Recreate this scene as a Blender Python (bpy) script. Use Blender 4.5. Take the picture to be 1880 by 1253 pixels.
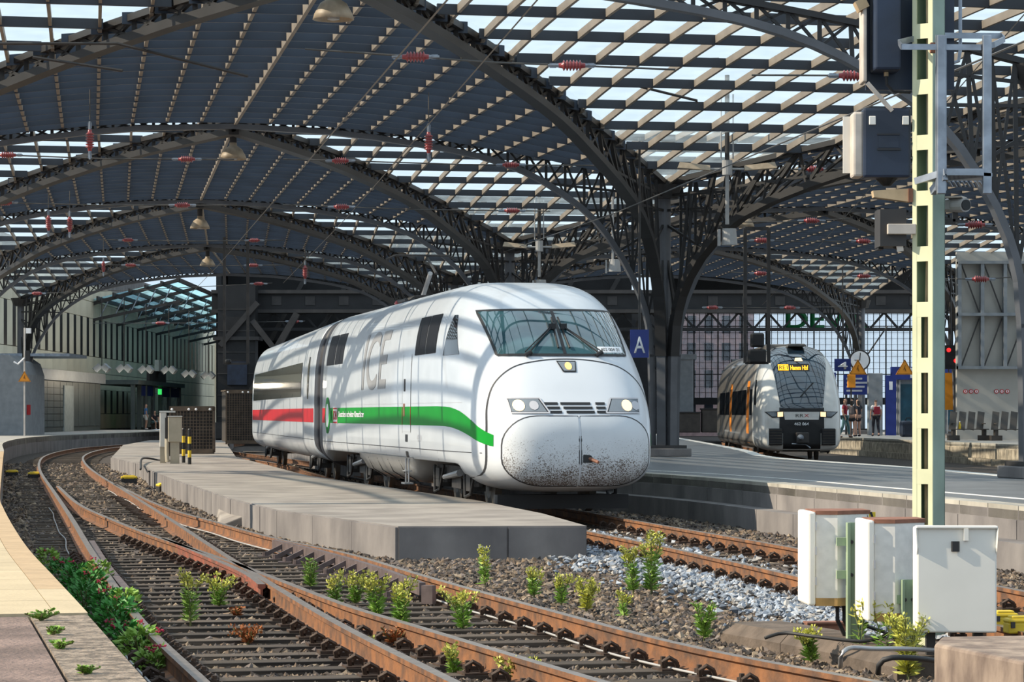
import bpy, bmesh, math, random
import numpy as np
from mathutils import Vector, Matrix
random.seed(7)
SC = bpy.context.scene
C = SC.collection
for o in list(bpy.data.objects): bpy.data.objects.remove(o)
# ---------------------------------------------------------------- camera, sky, sun, exposure
F, H, YH = 4900.0, 1.60, 760.0          # focal length in pixels of the 1880x1253 frame, eye height above the rails, horizon row
cd = bpy.data.cameras.new('camera'); cam = bpy.data.objects.new('camera', cd); C.objects.link(cam)
cam.location = (0, 0, H); cam.rotation_euler = (math.pi/2, 0, 0)
cd.sensor_width = 36; cd.lens = F/1880*36; cd.shift_y = (YH-626.5)/1880
cd.clip_start = .5; cd.clip_end = 2000
SC.camera = cam
w = bpy.data.worlds.new('sky'); SC.world = w; w.use_nodes = True
bg = w.node_tree.nodes['Background']; bg.inputs[0].default_value = (.70, .86, 1, 1); bg.inputs[1].default_value = 1.0
sl = bpy.data.lights.new('sun', 'SUN'); sl.energy = 6.2; sl.angle = .009; sl.color = (1, .87, .68)
sun = bpy.data.objects.new('sun', sl); C.objects.link(sun)
SUN_AZ, SUN_EL = math.radians(4), math.radians(34)
sdir = Vector((math.cos(SUN_AZ)*math.cos(SUN_EL), math.sin(SUN_AZ)*math.cos(SUN_EL), -math.sin(SUN_EL)))
sun.rotation_euler = sdir.to_track_quat('-Z', 'Y').to_euler(); sun.location = (-60, 20, 60)
SC.view_settings.view_transform = 'Standard'; SC.view_settings.look = 'None'
SC.view_settings.gamma = 1; SC.view_settings.use_curve_mapping = False
SC.view_settings.exposure = 0.0
# ---------------------------------------------------------------- helpers
def gp(px, py, z=0.0):
    "world point on the level plane z that the photograph shows at a pixel"
    d = F*(H-z)/(py-YH); return Vector(((px-940)/F*d, d, z))
def ad(px, py, d): return Vector(((px-940)/F*d, d, H-(py-YH)/F*d))
def tag(o, label=None, cat=None, group=None, kind=None):
    if label: o['label'] = label
    if cat: o['category'] = cat
    if group: o['group'] = group
    if kind: o['kind'] = kind
    return o
def thing(name, loc=(0,0,0), rz=0, label=None, cat=None, group=None, kind=None):
    o = bpy.data.objects.new(name, None); C.objects.link(o)
    o.location = loc; o.rotation_euler = (0,0,rz); o.empty_display_size = .2
    return tag(o, label, cat, group, kind)
def link(name, me, parent=None, loc=None, rz=0, **k):
    o = bpy.data.objects.new(name, me); C.objects.link(o)
    if parent: o.parent = parent
    if loc is not None: o.location = loc
    if rz: o.rotation_euler = (0,0,rz)
    return tag(o, **k)
def clone(o, parent=None):
    c = o.copy(); C.objects.link(c); c.parent = parent
    for ch in list(o.children): clone(ch, c)
    return c
class MB:
    def __init__(s): s.v = []; s.f = []; s.m = []
    def add(s, vs, fs, mi=0):
        n = len(s.v); s.v += [tuple(x) for x in vs]; s.f += [tuple(i+n for i in f) for f in fs]; s.m += [mi]*len(fs); return s
    def hexa(s, p, mi=0): return s.add(p, [(3,2,1,0),(4,5,6,7),(0,1,5,4),(1,2,6,5),(2,3,7,6),(3,0,4,7)], mi)
    def box(s, c, d, rz=0, mi=0):
        x,y,z = [a/2 for a in d]; cs, sn = math.cos(rz), math.sin(rz)
        p = [(-x,-y,-z),(x,-y,-z),(x,y,-z),(-x,y,-z),(-x,-y,z),(x,-y,z),(x,y,z),(-x,y,z)]
        return s.hexa([(c[0]+a*cs-b*sn, c[1]+a*sn+b*cs, c[2]+e) for a,b,e in p], mi)
    def bx(s, x0,x1,y0,y1,z0,z1, mi=0): return s.box(((x0+x1)/2,(y0+y1)/2,(z0+z1)/2),(x1-x0,y1-y0,z1-z0),0,mi)
    def bar(s, p, q, w, h, up=(0,0,1), mi=0):
        p, q = Vector(p), Vector(q); d = (q-p)
        if d.length < 1e-6: return s
        d.normalize(); u = Vector(up)
        if abs(d.dot(u)) > .98: u = Vector((0,1,0))
        r = d.cross(u).normalized(); u = r.cross(d).normalized(); r = r*w/2; u = u*h/2
        return s.hexa([p-r-u,p+r-u,q+r-u,q-r-u,p-r+u,p+r+u,q+r+u,q-r+u], mi)
    def sweep(s, pts, prof, up=(0,0,1), cap=True, mis=None, closed=True):
        pts = [Vector(p) for p in pts]; n = len(prof); base = len(s.v); N = len(pts)
        for i,p in enumerate(pts):
            d = (pts[min(i+1,N-1)]-pts[max(i-1,0)]).normalized(); u = Vector(up)
            r = d.cross(u)
            r = r.normalized() if r.length > 1e-4 else Vector((1,0,0))
            u2 = r.cross(d).normalized()
            for a,b in prof: s.v.append(tuple(p+r*a+u2*b))
        for i in range(N-1):
            for j in range(n if closed else n-1):
                k = (j+1)%n
                s.f.append((base+i*n+j, base+i*n+k, base+(i+1)*n+k, base+(i+1)*n+j)); s.m.append(mis[j] if mis else 0)
        if cap and closed:
            s.f.append(tuple(base+j for j in reversed(range(n)))); s.m.append(0)
            s.f.append(tuple(base+(N-1)*n+j for j in range(n))); s.m.append(0)
        return s
    def tube(s, pts, r, n=6, mi=0):
        pr = [(math.cos(2*math.pi*j/n)*r, math.sin(2*math.pi*j/n)*r) for j in range(n)]
        up = (0,0,1)
        d = Vector(pts[-1])-Vector(pts[0])
        if d.length > 1e-6 and abs(d.normalized().z) > .9: up = (0,1,0)
        return s.sweep(pts, pr, up, mis=[mi]*n)
    def cone(s, p, q, r0, r1, n=12, mi=0):
        p, q = Vector(p), Vector(q); d = (q-p).normalized(); a = d.orthogonal().normalized(); b = d.cross(a); base = len(s.v)
        for c, r in ((p,r0),(q,r1)):
            for j in range(n):
                t = 2*math.pi*j/n; s.v.append(tuple(c+a*math.cos(t)*r+b*math.sin(t)*r))
        for j in range(n): k=(j+1)%n; s.f.append((base+j,base+k,base+n+k,base+n+j)); s.m.append(mi)
        s.f.append(tuple(base+j for j in reversed(range(n)))); s.f.append(tuple(base+n+j for j in range(n))); s.m += [mi,mi]
        return s
    def lathe(s, prof, n=16, c=(0,0,0), axis='Z', mi=0):
        base = len(s.v)
        for r,h in prof:
            for j in range(n):
                t = 2*math.pi*j/n; a, b = r*math.cos(t), r*math.sin(t)
                p = (a,b,h) if axis=='Z' else ((h,a,b) if axis=='X' else (a,-h,b))
                s.v.append((c[0]+p[0],c[1]+p[1],c[2]+p[2]))
        for i in range(len(prof)-1):
            for j in range(n): k=(j+1)%n; s.f.append((base+i*n+j,base+i*n+k,base+(i+1)*n+k,base+(i+1)*n+j)); s.m.append(mi)
        return s
    def prism(s, poly, z0, z1, mi=0, mtop=None):
        n = len(poly); base = len(s.v)
        s.v += [(p[0],p[1],z0) for p in poly]+[(p[0],p[1],z1) for p in poly]
        for j in range(n): k=(j+1)%n; s.f.append((base+j,base+k,base+n+k,base+n+j)); s.m.append(mi)
        s.f.append(tuple(base+n+j for j in range(n))); s.m.append(mi if mtop is None else mtop)
        s.f.append(tuple(base+j for j in reversed(range(n)))); s.m.append(mi)
        return s
    def mesh(s, name, mats, smooth=False):
        me = bpy.data.meshes.new(name); me.from_pydata(s.v, [], s.f)
        for m in (mats if isinstance(mats,(list,tuple)) else [mats]): me.materials.append(m)
        me.polygons.foreach_set('material_index', s.m)
        if smooth: me.polygons.foreach_set('use_smooth', [True]*len(s.f))
        me.update(); return me
    def build(s, name, mats, parent=None, smooth=False, loc=None, rz=0, bevel=0, fix=False, **k):
        me = s.mesh(name, mats, smooth)
        if fix:
            b = bmesh.new(); b.from_mesh(me); bmesh.ops.recalc_face_normals(b, faces=b.faces); b.to_mesh(me); b.free()
        o = link(name, me, parent, loc, rz, **k)
        if bevel:
            m = o.modifiers.new('bevel','BEVEL'); m.width = bevel; m.segments = 2; m.limit_method = 'ANGLE'; m.angle_limit = .7
        return o
def spline(pts, step):
    "smooth curve through points, resampled at about every step metres"
    P = [Vector(p) for p in pts]; P = [P[0]*2-P[1]]+P+[P[-1]*2-P[-2]]; out = []
    for i in range(1, len(P)-2):
        a,b,c,d = P[i-1:i+3]; n = max(2, int((c-b).length/step*2))
        for k in range(n):
            t = k/n; out.append(.5*((2*b)+(c-a)*t+(2*a-5*b+4*c-d)*t*t+(3*b-a-3*c+d)*t**3))
    out.append(P[-2]); res = [out[0]]; acc = 0
    for p,q in zip(out, out[1:]):
        L = (q-p).length
        while acc+L >= step:
            t = (step-acc)/L; p = p+(q-p)*t; res.append(p.copy()); L = (q-p).length; acc = 0
        acc += L
    return res
def offset(pts, d):
    out = []; n = len(pts)
    for i,p in enumerate(pts):
        t = (pts[min(i+1,n-1)]-pts[max(i-1,0)]); t.z = 0; t.normalize(); out.append(p+Vector((t.y,-t.x,0))*d)
    return out
# ---------------------------------------------------------------- materials
MATS = {}
def mat(name, col, rough=.6, metal=0, var=.15, scale=3, bump=0, bscale=25, col2=None, emit=0, spec=.5, detail=4, rnd=0, lo=.35, hi=.65, stretch=None, coat=0, emitcol=None):
    m = bpy.data.materials.new(name); m.use_nodes = True; nt = m.node_tree; N = nt.nodes; b = N['Principled BSDF']
    b.inputs['Roughness'].default_value = rough; b.inputs['Metallic'].default_value = metal; b.inputs['Specular IOR Level'].default_value = spec
    b.inputs['Coat Weight'].default_value = coat
    tc = N.new('ShaderNodeTexCoord'); mp = N.new('ShaderNodeMapping'); nt.links.new(tc.outputs['Object'], mp.inputs[0])
    if stretch: mp.inputs['Scale'].default_value = stretch
    tx = N.new('ShaderNodeTexNoise'); tx.inputs['Scale'].default_value = scale; tx.inputs['Detail'].default_value = detail; nt.links.new(mp.outputs[0], tx.inputs[0])
    r = N.new('ShaderNodeValToRGB'); nt.links.new(tx.outputs[0], r.inputs[0])
    c2 = col2 or tuple(c*(1-var) for c in col)
    r.color_ramp.elements[0].position = lo; r.color_ramp.elements[1].position = hi
    r.color_ramp.elements[0].color = (*c2[:3],1); r.color_ramp.elements[1].color = (*col[:3],1)
    out = r.outputs[0]
    if rnd:
        oi = N.new('ShaderNodeObjectInfo'); hs = N.new('ShaderNodeHueSaturation'); mr = N.new('ShaderNodeMapRange')
        mr.inputs[3].default_value = 1-rnd; mr.inputs[4].default_value = 1+rnd; nt.links.new(oi.outputs['Random'], mr.inputs[0]); nt.links.new(mr.outputs[0], hs.inputs['Value']); nt.links.new(out, hs.inputs['Color']); out = hs.outputs[0]
    nt.links.new(out, b.inputs['Base Color'])
    if bump:
        t2 = N.new('ShaderNodeTexNoise'); t2.inputs['Scale'].default_value = bscale; t2.inputs['Detail'].default_value = 5; nt.links.new(mp.outputs[0], t2.inputs[0])
        bp = N.new('ShaderNodeBump'); bp.inputs['Strength'].default_value = bump; bp.inputs['Distance'].default_value = .02; nt.links.new(t2.outputs[0], bp.inputs['Height']); nt.links.new(bp.outputs[0], b.inputs['Normal'])
    if emit:
        b.inputs['Emission Color'].default_value = (*(emitcol or col)[:3],1); b.inputs['Emission Strength'].default_value = emit
    MATS[name] = m; return m
def glassmat(name, tint, trans, gloss=.12, rough=.05, dirt=(.6,.7,.75)):
    "thin pane: mostly see-through, partly dusty, glossy"
    m = bpy.data.materials.new(name); m.use_nodes = True; nt = m.node_tree; N = nt.nodes; N.clear()
    o = N.new('ShaderNodeOutputMaterial'); t = N.new('ShaderNodeBsdfTransparent'); t.inputs[0].default_value = (*tint,1)
    d = N.new('ShaderNodeBsdfTranslucent'); d.inputs[0].default_value = (*dirt,1)
    g = N.new('ShaderNodeBsdfGlossy'); g.inputs['Roughness'].default_value = rough
    tc = N.new('ShaderNodeTexCoord'); tx = N.new('ShaderNodeTexNoise'); tx.inputs['Scale'].default_value = 1.7; tx.inputs['Detail'].default_value = 6; nt.links.new(tc.outputs['Object'], tx.inputs[0])
    mr = N.new('ShaderNodeMapRange'); mr.inputs[1].default_value = .3; mr.inputs[2].default_value = .7; mr.inputs[3].default_value = (1-trans)*.6; mr.inputs[4].default_value = (1-trans)*1.4; nt.links.new(tx.outputs[0], mr.inputs[0])
    a = N.new('ShaderNodeMixShader'); nt.links.new(mr.outputs[0], a.inputs[0]); nt.links.new(t.outputs[0], a.inputs[1]); nt.links.new(d.outputs[0], a.inputs[2])
    b = N.new('ShaderNodeMixShader'); b.inputs[0].default_value = gloss; nt.links.new(a.outputs[0], b.inputs[1]); nt.links.new(g.outputs[0], b.inputs[2]); nt.links.new(b.outputs[0], o.inputs[0])
    MATS[name] = m; return m
M = MATS
mat('ballast_bed', (.085,.066,.053), .95, var=.6, scale=14, bump=1, bscale=18, col2=(.022,.018,.016))
mat('rail_rust', (.27,.115,.045), .75, var=.5, scale=6, col2=(.10,.055,.035), bump=.3)
mat('rail_top', (.42,.35,.30), .35, metal=.7, var=.3, scale=9)
mat('sleeper_wood', (.125,.095,.07), .9, var=.6, scale=7, col2=(.035,.027,.022), bump=.6, rnd=.35, stretch=(.4,3,3))
mat('clip_iron', (.085,.055,.04), .7, metal=.3, var=.5, scale=20)
mat('red_paint', (.55,.10,.07), .6, var=.5, scale=8, col2=(.3,.09,.05))
mat('guard_steel', (.16,.12,.115), .6, metal=.2, var=.4, scale=8)
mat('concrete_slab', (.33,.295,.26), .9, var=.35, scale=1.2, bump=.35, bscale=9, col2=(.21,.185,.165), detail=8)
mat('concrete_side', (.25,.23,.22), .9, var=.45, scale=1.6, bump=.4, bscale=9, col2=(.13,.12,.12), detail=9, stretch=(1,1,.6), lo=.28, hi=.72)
mat('concrete_pale', (.46,.43,.37), .9, var=.3, scale=2.5, bump=.3, bscale=14, detail=8, rnd=.08, stretch=(1,1,.4))
mat('platform_paving', (.20,.21,.22), .32, var=.25, scale=1.5, detail=8, spec=.6, rnd=.05)
mat('platform_far', (.38,.36,.33), .8, var=.2, scale=.8, detail=8)
mat('white_line', (.75,.74,.70), .7, var=.2, scale=6)
mat('tactile_beige', (.56,.45,.29), .85, var=.12, scale=3, bump=.25, bscale=40, rnd=.04)
mat('coping_orange', (.52,.37,.22), .85, var=.15, scale=5, bump=.3)
mat('old_asphalt', (.27,.19,.16), .95, var=.45, scale=3, bump=1.0, bscale=35, detail=10)
mat('coping_stone', (.33,.26,.20), .95, var=.55, scale=14, bump=1, bscale=32, detail=10, rnd=.06, lo=.4, hi=.6)
mat('rough_stone', (.36,.28,.22), .95, var=.45, scale=5, bump=.7, bscale=14, detail=9, col2=(.15,.11,.09), stretch=(1,1,.45))
mat('wall_stone', (.50,.43,.33), .95, var=.5, scale=4, bump=.5, detail=8, rnd=.18)
mat('green_paint', (.36,.47,.31), .55, var=.25, scale=3, detail=7)
mat('green_sunlit', (.72,.73,.48), .55, var=.15, scale=3, detail=7)  # mast face turned to the sun: sunlight put into the colour
mat('green_shaded', (.30,.40,.33), .5, var=.3, scale=2.2, detail=6)  # mast faces turned from the sun: same paint, shade put into the colour
mat('white_box', (.86,.83,.76), .5, var=.06, scale=3)
mat('white_box_worn', (.84,.81,.76), .55, var=.12, scale=14, detail=8)
mat('rust_brown', (.30,.13,.08), .7, var=.4, scale=9)
mat('rust_stain', (.55,.33,.12), .8, var=.35, scale=8)
mat('black_plastic', (.02,.02,.022), .45, var=.2)
mat('cable_black', (.025,.024,.025), .6, var=.2)
mat('conduit_grey', (.42,.42,.43), .4, metal=.5, var=.2)
mat('yellow_paint', (.80,.56,.03), .5, var=.25, scale=6)
mat('teal_metal', (.07,.20,.19), .5, var=.3)
mat('signal_navy', (.018,.032,.065), .45, var=.45, scale=2.2, detail=6)
mat('signal_black', (.012,.013,.018), .5, var=.3)
mat('bleached_metal', (.62,.55,.48), .6, var=.3, scale=5)
mat('tan_metal', (.58,.43,.26), .7, var=.3, scale=6)
mat('galvanised', (.34,.38,.44), .4, metal=.65, var=.35, scale=7)
mat('steel_dark', (.045,.041,.04), .55, var=.35, scale=2)
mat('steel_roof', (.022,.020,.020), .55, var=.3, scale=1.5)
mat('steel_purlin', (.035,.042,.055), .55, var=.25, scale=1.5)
mat('steel_rafter', (.27,.225,.18), .6, var=.25, scale=1.5)  # tan tone stands in for sunlight on the rafter flanks
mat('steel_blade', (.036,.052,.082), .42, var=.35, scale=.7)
mat('steel_column', (.115,.118,.13), .45, var=.25, scale=2)
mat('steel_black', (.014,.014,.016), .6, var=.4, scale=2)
mat('insulator_red', (.36,.045,.05), .3, var=.2, scale=9, coat=.4)
mat('wire', (.10,.095,.09), .5, metal=.3)
mat('lamp_tan', (.46,.36,.25), .5, var=.3, scale=6)
mat('lamp_grey', (.42,.41,.40), .5, var=.2)
mat('ice_white', (.62,.655,.70), .3, var=.05, scale=1.5, coat=.3)
mat('ice_skirt', (.36,.35,.34), .35, var=.18, scale=3, coat=.3)
mat('seam', (.03,.03,.035), .6, var=.2)
mat('ice_green', (.0,.27,.02), .5, var=.08, spec=.15)
mat('ice_red', (.50,.012,.018), .5, var=.08, spec=.15)
mat('ice_grey', (.52,.52,.55), .4, var=.05)
mat('ice_letter', (.33,.33,.34), .5, var=.08, spec=.2)
mat('glass_dark', (.012,.016,.022), .05, var=.3, spec=.8)
mat('windscreen_glass', (.045,.115,.14), .04, var=.35, scale=1.5, spec=1.0, coat=1)  # teal base colour stands in for the reflection in the glass
mat('trough_brown', (.15,.115,.09), .95, var=.4, scale=5, bump=.5)
mat('wing_red', (.30,.085,.05), .7, var=.6, scale=5, col2=(.13,.06,.04))
mat('grille_dark', (.012,.013,.018), .6, var=.3, spec=.15)
mat('rrx_glass', (.015,.035,.06), .04, var=.3, spec=.9, coat=1)
mat('gangway', (.035,.035,.045), .55, var=.2)
mat('bogie', (.045,.04,.038), .7, var=.5, scale=8)
mat('wheel', (.16,.14,.12), .5, metal=.5, var=.4)
mat('lamp_lens', (.22,.25,.28), .1, var=.2, spec=.8)
mat('lamp_on', (1,.72,.38), .3, emit=1.15, var=0, emitcol=(1,.72,.40))
mat('lamp_amber', (1,.55,.15), .3, emit=1.3, var=0, emitcol=(1,.55,.16))
mat('white_print', (.85,.86,.88), .5, var=.02)
mat('rrx_white', (.70,.69,.66), .3, var=.05, coat=.4)
mat('rrx_grey', (.17,.155,.14), .35, var=.3, scale=2, coat=.3)
mat('rrx_orange', (.90,.28,.02), .4, var=.15)
mat('led_orange', (1,.5,.02), .4, emit=1.6, var=0, emitcol=(1,.48,.01))
mat('black', (.01,.01,.012), .5, var=.2)
mat('blue_sign', (.015,.035,.22), .4, var=.1)
mat('orange_sign', (.90,.33,.02), .5, var=.1)
mat('facade_beige', (.80,.73,.55), .85, var=.15, scale=.5, detail=6, rnd=.07)
mat('facade_slot', (.012,.012,.014), .4, var=.2)
mat('kiosk_green', (.065,.095,.10), .5, var=.3, scale=1.2)
mat('kiosk_pale', (.42,.46,.44), .6, var=.2)
mat('kiosk_grey', (.25,.27,.29), .5, var=.2)
mat('mesh_cage', (.16,.115,.08), .5, metal=.3, var=.4, scale=3)
mat('cage_dark', (.05,.042,.036), .6, var=.4)
mat('cabinet_tan', (.50,.44,.33), .6, var=.2)
mat('cabinet_white', (.74,.72,.66), .55, var=.12)
mat('wood_bench', (.075,.065,.055), .6, var=.3)
mat('wall_grey', (.46,.44,.40), .8, var=.2, scale=.7)
mat('skin', (.50,.29,.21), .6, var=.1)
mat('hair', (.03,.02,.015), .6, var=.2)
mat('cloth_blue', (.05,.20,.50), .9, var=.2); mat('cloth_white', (.75,.76,.76), .9, var=.1); mat('cloth_red', (.30,.02,.04), .9, var=.2)
mat('cloth_dark', (.02,.02,.03), .9, var=.3); mat('cloth_grey', (.10,.09,.10), .9, var=.3); mat('cloth_teal', (.12,.25,.28), .9, var=.3)
mat('leaf', (.27,.46,.07), .6, var=.4, scale=3, rnd=.2); mat('leaf_yellow', (.68,.68,.13), .6, var=.4, scale=3, rnd=.15)
mat('leaf_deep', (.06,.30,.04), .55, var=.4, scale=4, rnd=.2); mat('leaf_rust', (.42,.14,.04), .8, var=.4, scale=5)
mat('flower_pink', (.62,.05,.12), .6, var=.3); mat('flower_white', (.8,.8,.78), .7, var=.1)
mat('stalk', (.16,.17,.06), .8, var=.3); mat('devk_green', (.0,.20,.05), .5, var=.1)
glassmat('roof_glass', (.95,.98,1), .80, .06, .1, (.75,.88,.95))
glassmat('teal_glass', (.55,.85,.95), .6, .06, .1, (.4,.7,.8))
glassmat('hall_glass', (.95,.97,1), .75, .05, .1, (.8,.82,.88))
# ---------------------------------------------------------------- ground
g = MB().add([(-90,1,-.21),(90,1,-.21),(90,260,-.21),(-90,260,-.21)], [(0,1,2,3)]).build('floor', M['ballast_bed'], label='dark brown ballast bed under all the tracks', kind='structure')
ZL, ZS, ZR, ZF = .54, .21, .52, .55
# ---- curved platform on the near side of the turnout
le = [gp(x,y,ZL) for x,y in ((275,1253),(165,1130),(100,1060),(52,1008),(23,965),(6,933),(0,915),(2,880),(7,830),(10,812),(60,803),(150,798),(290,793),(420,789.5))]
le = [le[0]+(le[0]-le[1])*1.6]+le
LE = spline(le, .5)
pl = MB(); n = len(LE)
inner = [Vector((-75, LE[0].y, ZL)), Vector((-75, LE[-1].y, ZL))]
pl.prism([p for p in reversed(LE)]+[inner[0], inner[1]], -.25, ZL-.06)
plat = pl.build('platform', M['concrete_side'], fix=True, label='long curved platform whose pale edge sweeps away beside the turnout', kind='structure')
# coping and paving pieces as parts
def strip(a, b, z0, z1, i0, i1, gap=.012):
    m = MB(); P = a[i0:i1+1]; Q = b[i0:i1+1]; N = len(P)
    for k in range(N-1):
        p0,p1,q0,q1 = P[k],P[k+1],Q[k],Q[k+1]
        if k == 0: d=(p1-p0).normalized()*gap; p0=p0+d; q0=q0+d
        m.hexa([(p0.x,p0.y,z0),(p1.x,p1.y,z0),(q1.x,q1.y,z0),(q0.x,q0.y,z0),(p0.x,p0.y,z1),(p1.x,p1.y,z1),(q1.x,q1.y,z1),(q0.x,q0.y,z1)])
    return m
E0, E1, E2, E3, E4 = LE, offset(LE,-.17), offset(LE,-1.0), offset(LE,-2.0), offset(LE,-14)
Eb = offset(LE,-.30)
kb = min(range(n), key=lambda i: abs(LE[i].y-4900*(H-ZL)/(1128-YH)))
i = 0
while i < kb:
    j = min(i+3, kb); strip(E0, Eb, ZL-.2, ZL-.012, i, j, .02).build('coping_stone', M['coping_stone'], plat, fix=True); i = j
strip(offset(LE,-.318), E4, ZL-.06, ZL-.015, 0, kb, 0).build('asphalt', M['old_asphalt'], plat, fix=True)
i = kb
while i < n-1 and LE[i].y < 75:
    j = min(i+(2 if LE[i].y < 30 else 5), n-1)
    strip(E0, E1, ZL-.2, ZL, i, j).build('coping_slab', M['coping_orange'] if i > kb+2 else M['tactile_beige'], plat, fix=True)
    strip(offset(LE,-.175), E2, ZL-.06, ZL, i, j).build('paving_slab', M['tactile_beige'], plat, fix=True)
    i = j
strip(offset(LE,-1.012), E3, ZL-.06, ZL, kb, i, 0).build('asphalt', M['old_asphalt'], plat, fix=True)
strip(offset(LE,-2.0), E4, ZL-.06, ZL-.004, kb, i, 0).build('asphalt', M['old_asphalt'], plat, fix=True)
fr = MB(); P = LE[i:]
fr.prism(list(reversed(P))+[Vector((-74,P[0].y,0)), Vector((-74,P[-1].y,0))], ZL-.06, ZL-.004); fr.build('far_paving', M['platform_far'], plat, fix=True)
while i < n-1:
    j = min(i+6, n-1); strip(E0, E1, ZL-.25, ZL+.002, i, j).build('coping_slab', M['concrete_pale'], plat, fix=True); i = j
# ---- low concrete slab between the turnout and the white train
sp = [gp(x,y,ZS) for x,y in ((731,967),(511,937),(426,916),(310,877))]
sp2 = [gp(x,y,ZS) for x,y in ((285,867),(261,853),(205,840))]
D0 = Vector((-math.sin(.194), math.cos(.194), 0))
rt = [gp(1077,966,ZS)]
rt = [rt[0], Vector((.42,37.2,ZS)), Vector((-.6,43,ZS)), Vector((-4.6,60,ZS)), Vector((-8.9,86,ZS)), Vector((-12.8,120,ZS)), Vector((-14.6,140,ZS))]
poly = rt+[Vector((-19.0,140,ZS)), Vector((-17.2,118,ZS))]+list(reversed(sp2))+list(reversed(sp))
sl_ = thing('concrete_slab', (0,0,0), 0, 'low grey concrete slab with a cracked corner beside the white train', kind='structure')
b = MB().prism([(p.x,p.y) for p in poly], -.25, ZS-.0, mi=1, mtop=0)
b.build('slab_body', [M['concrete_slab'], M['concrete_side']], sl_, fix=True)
# edge blocks facing the rails, each slightly proud
def face_blocks(pts, z0, z1, L, name, m_, parent, t=.03, hgap=.012, vary=.006):
    for a,b_ in zip(pts, pts[1:]):
        a2, b2 = Vector((a.x,a.y,0)), Vector((b_.x,b_.y,0)); d = b2-a2; T = d.length; d.normalize(); nn = Vector((d.y,-d.x,0)); k = max(1, round(T/L))
        for i_ in range(k):
            p = a2+d*(T*i_/k+hgap); q = a2+d*(T*(i_+1)/k-hgap); o_ = nn*(t+random.uniform(-vary,vary))
            MB().hexa([(*(p-nn*.02).xy,z0),(*(q-nn*.02).xy,z0),(*(q+o_).xy,z0),(*(p+o_).xy,z0),(*(p-nn*.02).xy,z1),(*(q-nn*.02).xy,z1),(*(q+o_).xy,z1),(*(p+o_).xy,z1)]).build(name, m_, parent, fix=True)
fp = [sp[0], gp(1077,966,ZS)]
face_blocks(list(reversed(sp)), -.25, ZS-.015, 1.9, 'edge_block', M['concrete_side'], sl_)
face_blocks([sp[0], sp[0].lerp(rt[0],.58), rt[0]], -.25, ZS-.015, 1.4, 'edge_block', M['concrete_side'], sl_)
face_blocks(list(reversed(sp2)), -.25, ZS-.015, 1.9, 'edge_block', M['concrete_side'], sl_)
# broken wedge of concrete lying against the slab
wb = gp(470,955,-.2); ww = MB()
a0, a1 = gp(432,921,.08), gp(485,945,.0)
out_n = Vector((-.95,-.3,0))
ww.hexa([a0+out_n*.05+Vector((0,0,-.4)), a1+out_n*.05+Vector((0,0,-.4)), a1+out_n*.75+Vector((0,0,-.3)), a0+out_n*.35+Vector((0,0,-.4)), a0+out_n*.02, a1+out_n*.02+Vector((0,0,.1)), a1+out_n*.70+Vector((0,0,-.16)), a0+out_n*.3+Vector((0,0,-.1))])
ww.build('concrete_chunk', M['concrete_slab'], fix=True, bevel=.02, label='broken concrete wedge leaning on the low slab by the rails', cat='rubble')
# ---- island platform to the right of the white train: near edge, far edge
ne = [gp(x,y,ZR) for x,y in ((1880,931),(1676,912),(1500,896),(1240,873.5))]
d_ = (ne[-1]-ne[-2]).normalized()
ne = [ne[0]+(ne[0]-ne[1])*2.5]+ne+[Vector((-1.3,60,ZR)), Vector((-5.6,82,ZR)), Vector((-9.4,110,ZR)), Vector((-11.5,140,ZR)), Vector((-12,175,ZR))]
fe = [gp(x,y,ZR) for x,y in ((1860,874),(1673,858),(1427,840))]
fe = [fe[0]+(fe[0]-fe[1])*3]+fe+[Vector((7.0,80,ZR)), Vector((7.4,110,ZR)), Vector((7.6,140,ZR)), Vector((8,175,ZR))]
NE, FE = spline(ne, 1.0), spline(fe, 1.0)
ip = thing('island_platform', (0,0,0), 0, 'smooth grey island platform between the two trains', kind='structure')
MB().prism(NE+list(reversed(FE)), -.25, ZR-.05).build('platform_body', M['concrete_side'], ip, fix=True)
MB().prism(offset(NE,.36)+list(reversed(offset(FE,-.30))), ZR-.06, ZR-.002).build('paving', M['platform_paving'], ip, fix=True)
i = 0
while i < len(NE)-1:
    j = min(i+1, len(NE)-1)
    if NE[i].y < 70: strip(NE, offset(NE,.34), ZR-.16, ZR+.004, i, j, .02).build('coping_slab', M['concrete_pale'], ip, fix=True)
    i = j
strip(FE, offset(FE,-.3), ZR-.16, ZR+.003, 0, len(FE)-1, 0).build('edge_strip', M['white_line'], ip, fix=True)
strip(offset(NE,1.0), offset(NE,1.09), ZR-.01, ZR+.004, 0, 55, 0).build('painted_line', M['white_line'], ip, fix=True)
# wall pieces under the coping: upper course, lower ledge with its own blocks
lo = offset(NE,-.06)
for k in range(0, 46, 2):
    MB().hexa([(*NE[k].xy,-.02),(*NE[k+2].xy,-.02),(*lo[k+2].xy,-.02),(*lo[k].xy,-.02),(*NE[k].xy,ZR-.17),(*NE[k+2].xy,ZR-.17),(*lo[k+2].xy,ZR-.19),(*lo[k].xy,ZR-.19)]).build('wall_panel', M['concrete_side'], ip, fix=True) if False else None
    a = offset(NE,-.02); m_ = strip(NE, a, -.02, ZR-.165, k, k+2, .02); m_.build('wall_panel', M['concrete_side'], ip, fix=True)
    m_ = strip(NE, offset(NE,-.34), -.25, .13, k, k+2, .02); m_.build('ledge_block', M['concrete_side'], ip, fix=True)
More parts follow.
